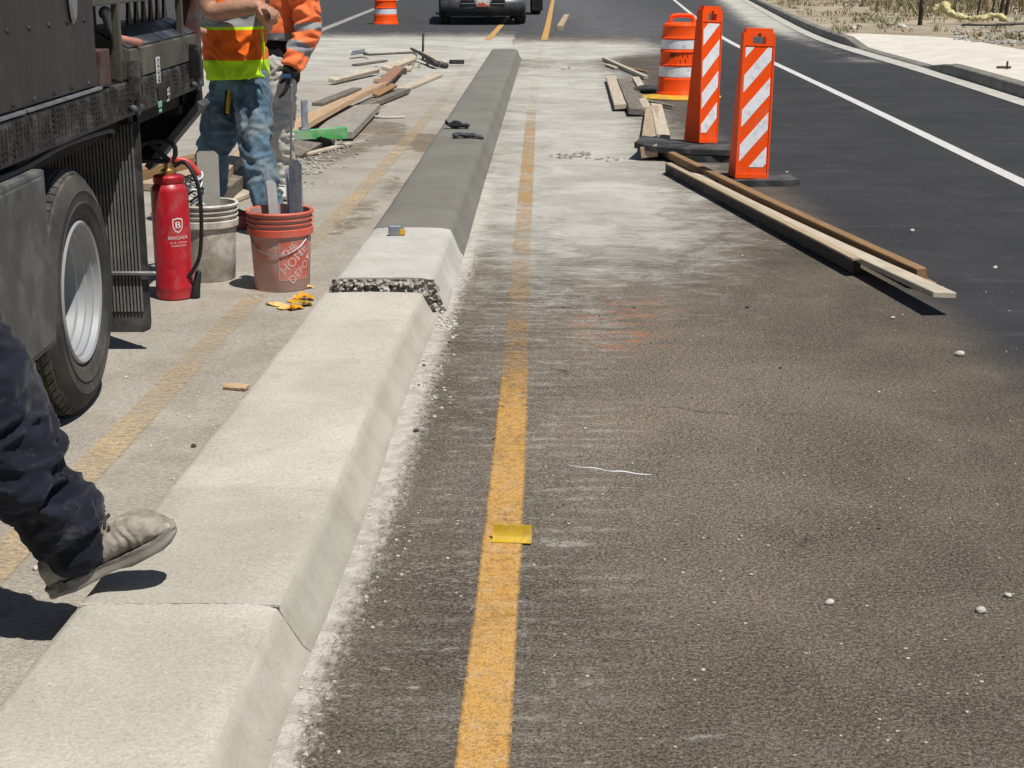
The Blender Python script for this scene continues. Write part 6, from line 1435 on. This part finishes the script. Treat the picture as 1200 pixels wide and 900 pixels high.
post(1078, 28, 1.25, .05, .02, 'thick dark wooden post standing leftmost on the verge'); post(1145, 20, 1.5, .025, .13, 'thin dark post rising behind the middle of the yellow roll'); post(1163, 24, 1.5, .022, .0, 'thin upright dark post right beside the yellow roll end', M_DKSTEEL); post(1172, 20, 1.6, .045, .10, 'thick dark leaning post at the right, left of its twin'); post(1178, 19, 1.6, .045, .12, 'thick dark leaning post farthest right on the verge')
a_ = P(1080, 7, .2); bm = newbm(); tube(bm, [RY(1082, 7, 34.5), RY(1094, -1, 34.2), RY(1104, -9, 34)], .025, 8); tag(link('wooden_pole', bm, W_PALE, None, True), 'pale thin pole slanting up from the dark wooden post', 'pole')
M_WAT = cloth('pale_yellow_fabric', (.56, .50, .25), .2, (.42, .36, .20), .5)
pts = [RY(1095, 12, 35.5), RY(1101, 7.5, 35.5), RY(1108, 9, 35.4), RY(1113, 14, 35.3), RY(1128, 20, 35.0), RY(1145, 22, 34.8), RY(1160, 19, 34.8), RY(1170, 18.5, 34.8), RY(1178, 23, 34.6), RY(1182, 26, 34.5)]
bm = newbm(); tube(bm, pts, [.05, .09, .10, .075, .055, .055, .065, .07, .05, .03], 14, .9, sub=4); tag(link('fabric_roll', fuse(bm, .018, 1, lambda p, n: .05*mnoise.noise(p*6)+.025*mnoise.noise(p*16)), M_WAT, None, True), 'long pale yellow fabric roll draped over the verge by the posts', 'fabric roll')
bm = newbm(); tube(bm, [RY(1128, 29, 32.2), RY(1160, 29.5, 32), RY(1215, 27, 31.8)], .022, 8); tag(link('fallen_rail', bm, M_DKSTEEL, None, True), 'thin dark horizontal rail lying over the stones at the right edge', 'rail')
M_STN = [plain('pale_stone', (.44, .41, .35), .9, 0, .2, 2, .3, 9), plain('grey_stone', (.28, .265, .235), .9, 0, .2, 2, .3, 9), plain('tan_stone', (.36, .31, .24), .9, 0, .2, 2, .3, 9)]
def stone_bm(s_, seed):
    t_ = bmesh.new(); bmesh.ops.create_icosphere(t_, subdivisions=2, radius=1)
    for v in t_.verts: v.co = v.co*(1+.5*mnoise.noise(v.co*1.1+Vector((seed*3.3, 1, 2))))*s_; v.co.z *= .6
    return t_
bm = newbm(); rs = random.Random(17)
for i in range(170):
    px_ = rs.uniform(1120, 1203); py_ = rs.uniform(30, 47) + (px_-1130)*.10; c = P(px_, py_, .16); c.z = vz2(c.x, c.y); t_ = stone_bm(rs.uniform(.015, .065), i)
    for v in t_.verts: v.co += c+Vector((0, 0, .01))
    mi_ = rs.randrange(3)
    for f in t_.faces: f.material_index = mi_
    join(bm, t_)
tag(link('rubble', bm, M_STN, auto=35), 'broken pale and grey stones heaped at the right edge behind the concrete apron', 'rubble', None, 'stuff')
for (px_, py_, s_, lb) in ((1057, 32, .12, 'white lump of stone at the back edge of the concrete apron'), (1000, 33, .08, 'larger pale stone in the grass behind the start of the kerb'), (1007, 30, .06, 'smaller pale stone in the grass behind the start of the kerb')):
    c = P(px_, py_, .15); c.z = vz2(c.x, c.y)+.02; tag(link('stone', stone_bm(s_, px_), M_STN[0], auto=35, loc=c), lb, 'stone')
c = P(1180, 81, .145); ck = thing('steel_cross', 'small rusty iron stake with a crossbar on the concrete at the right edge', 'stake', c)
bm = newbm(); tube(bm, [(0, 0, -.02), (0, 0, .09)], .014, 8); tube(bm, [(-.12, .02, .022), (.04, 0, .022)], .016, 8); link('bars', bm, M_RUST, ck)
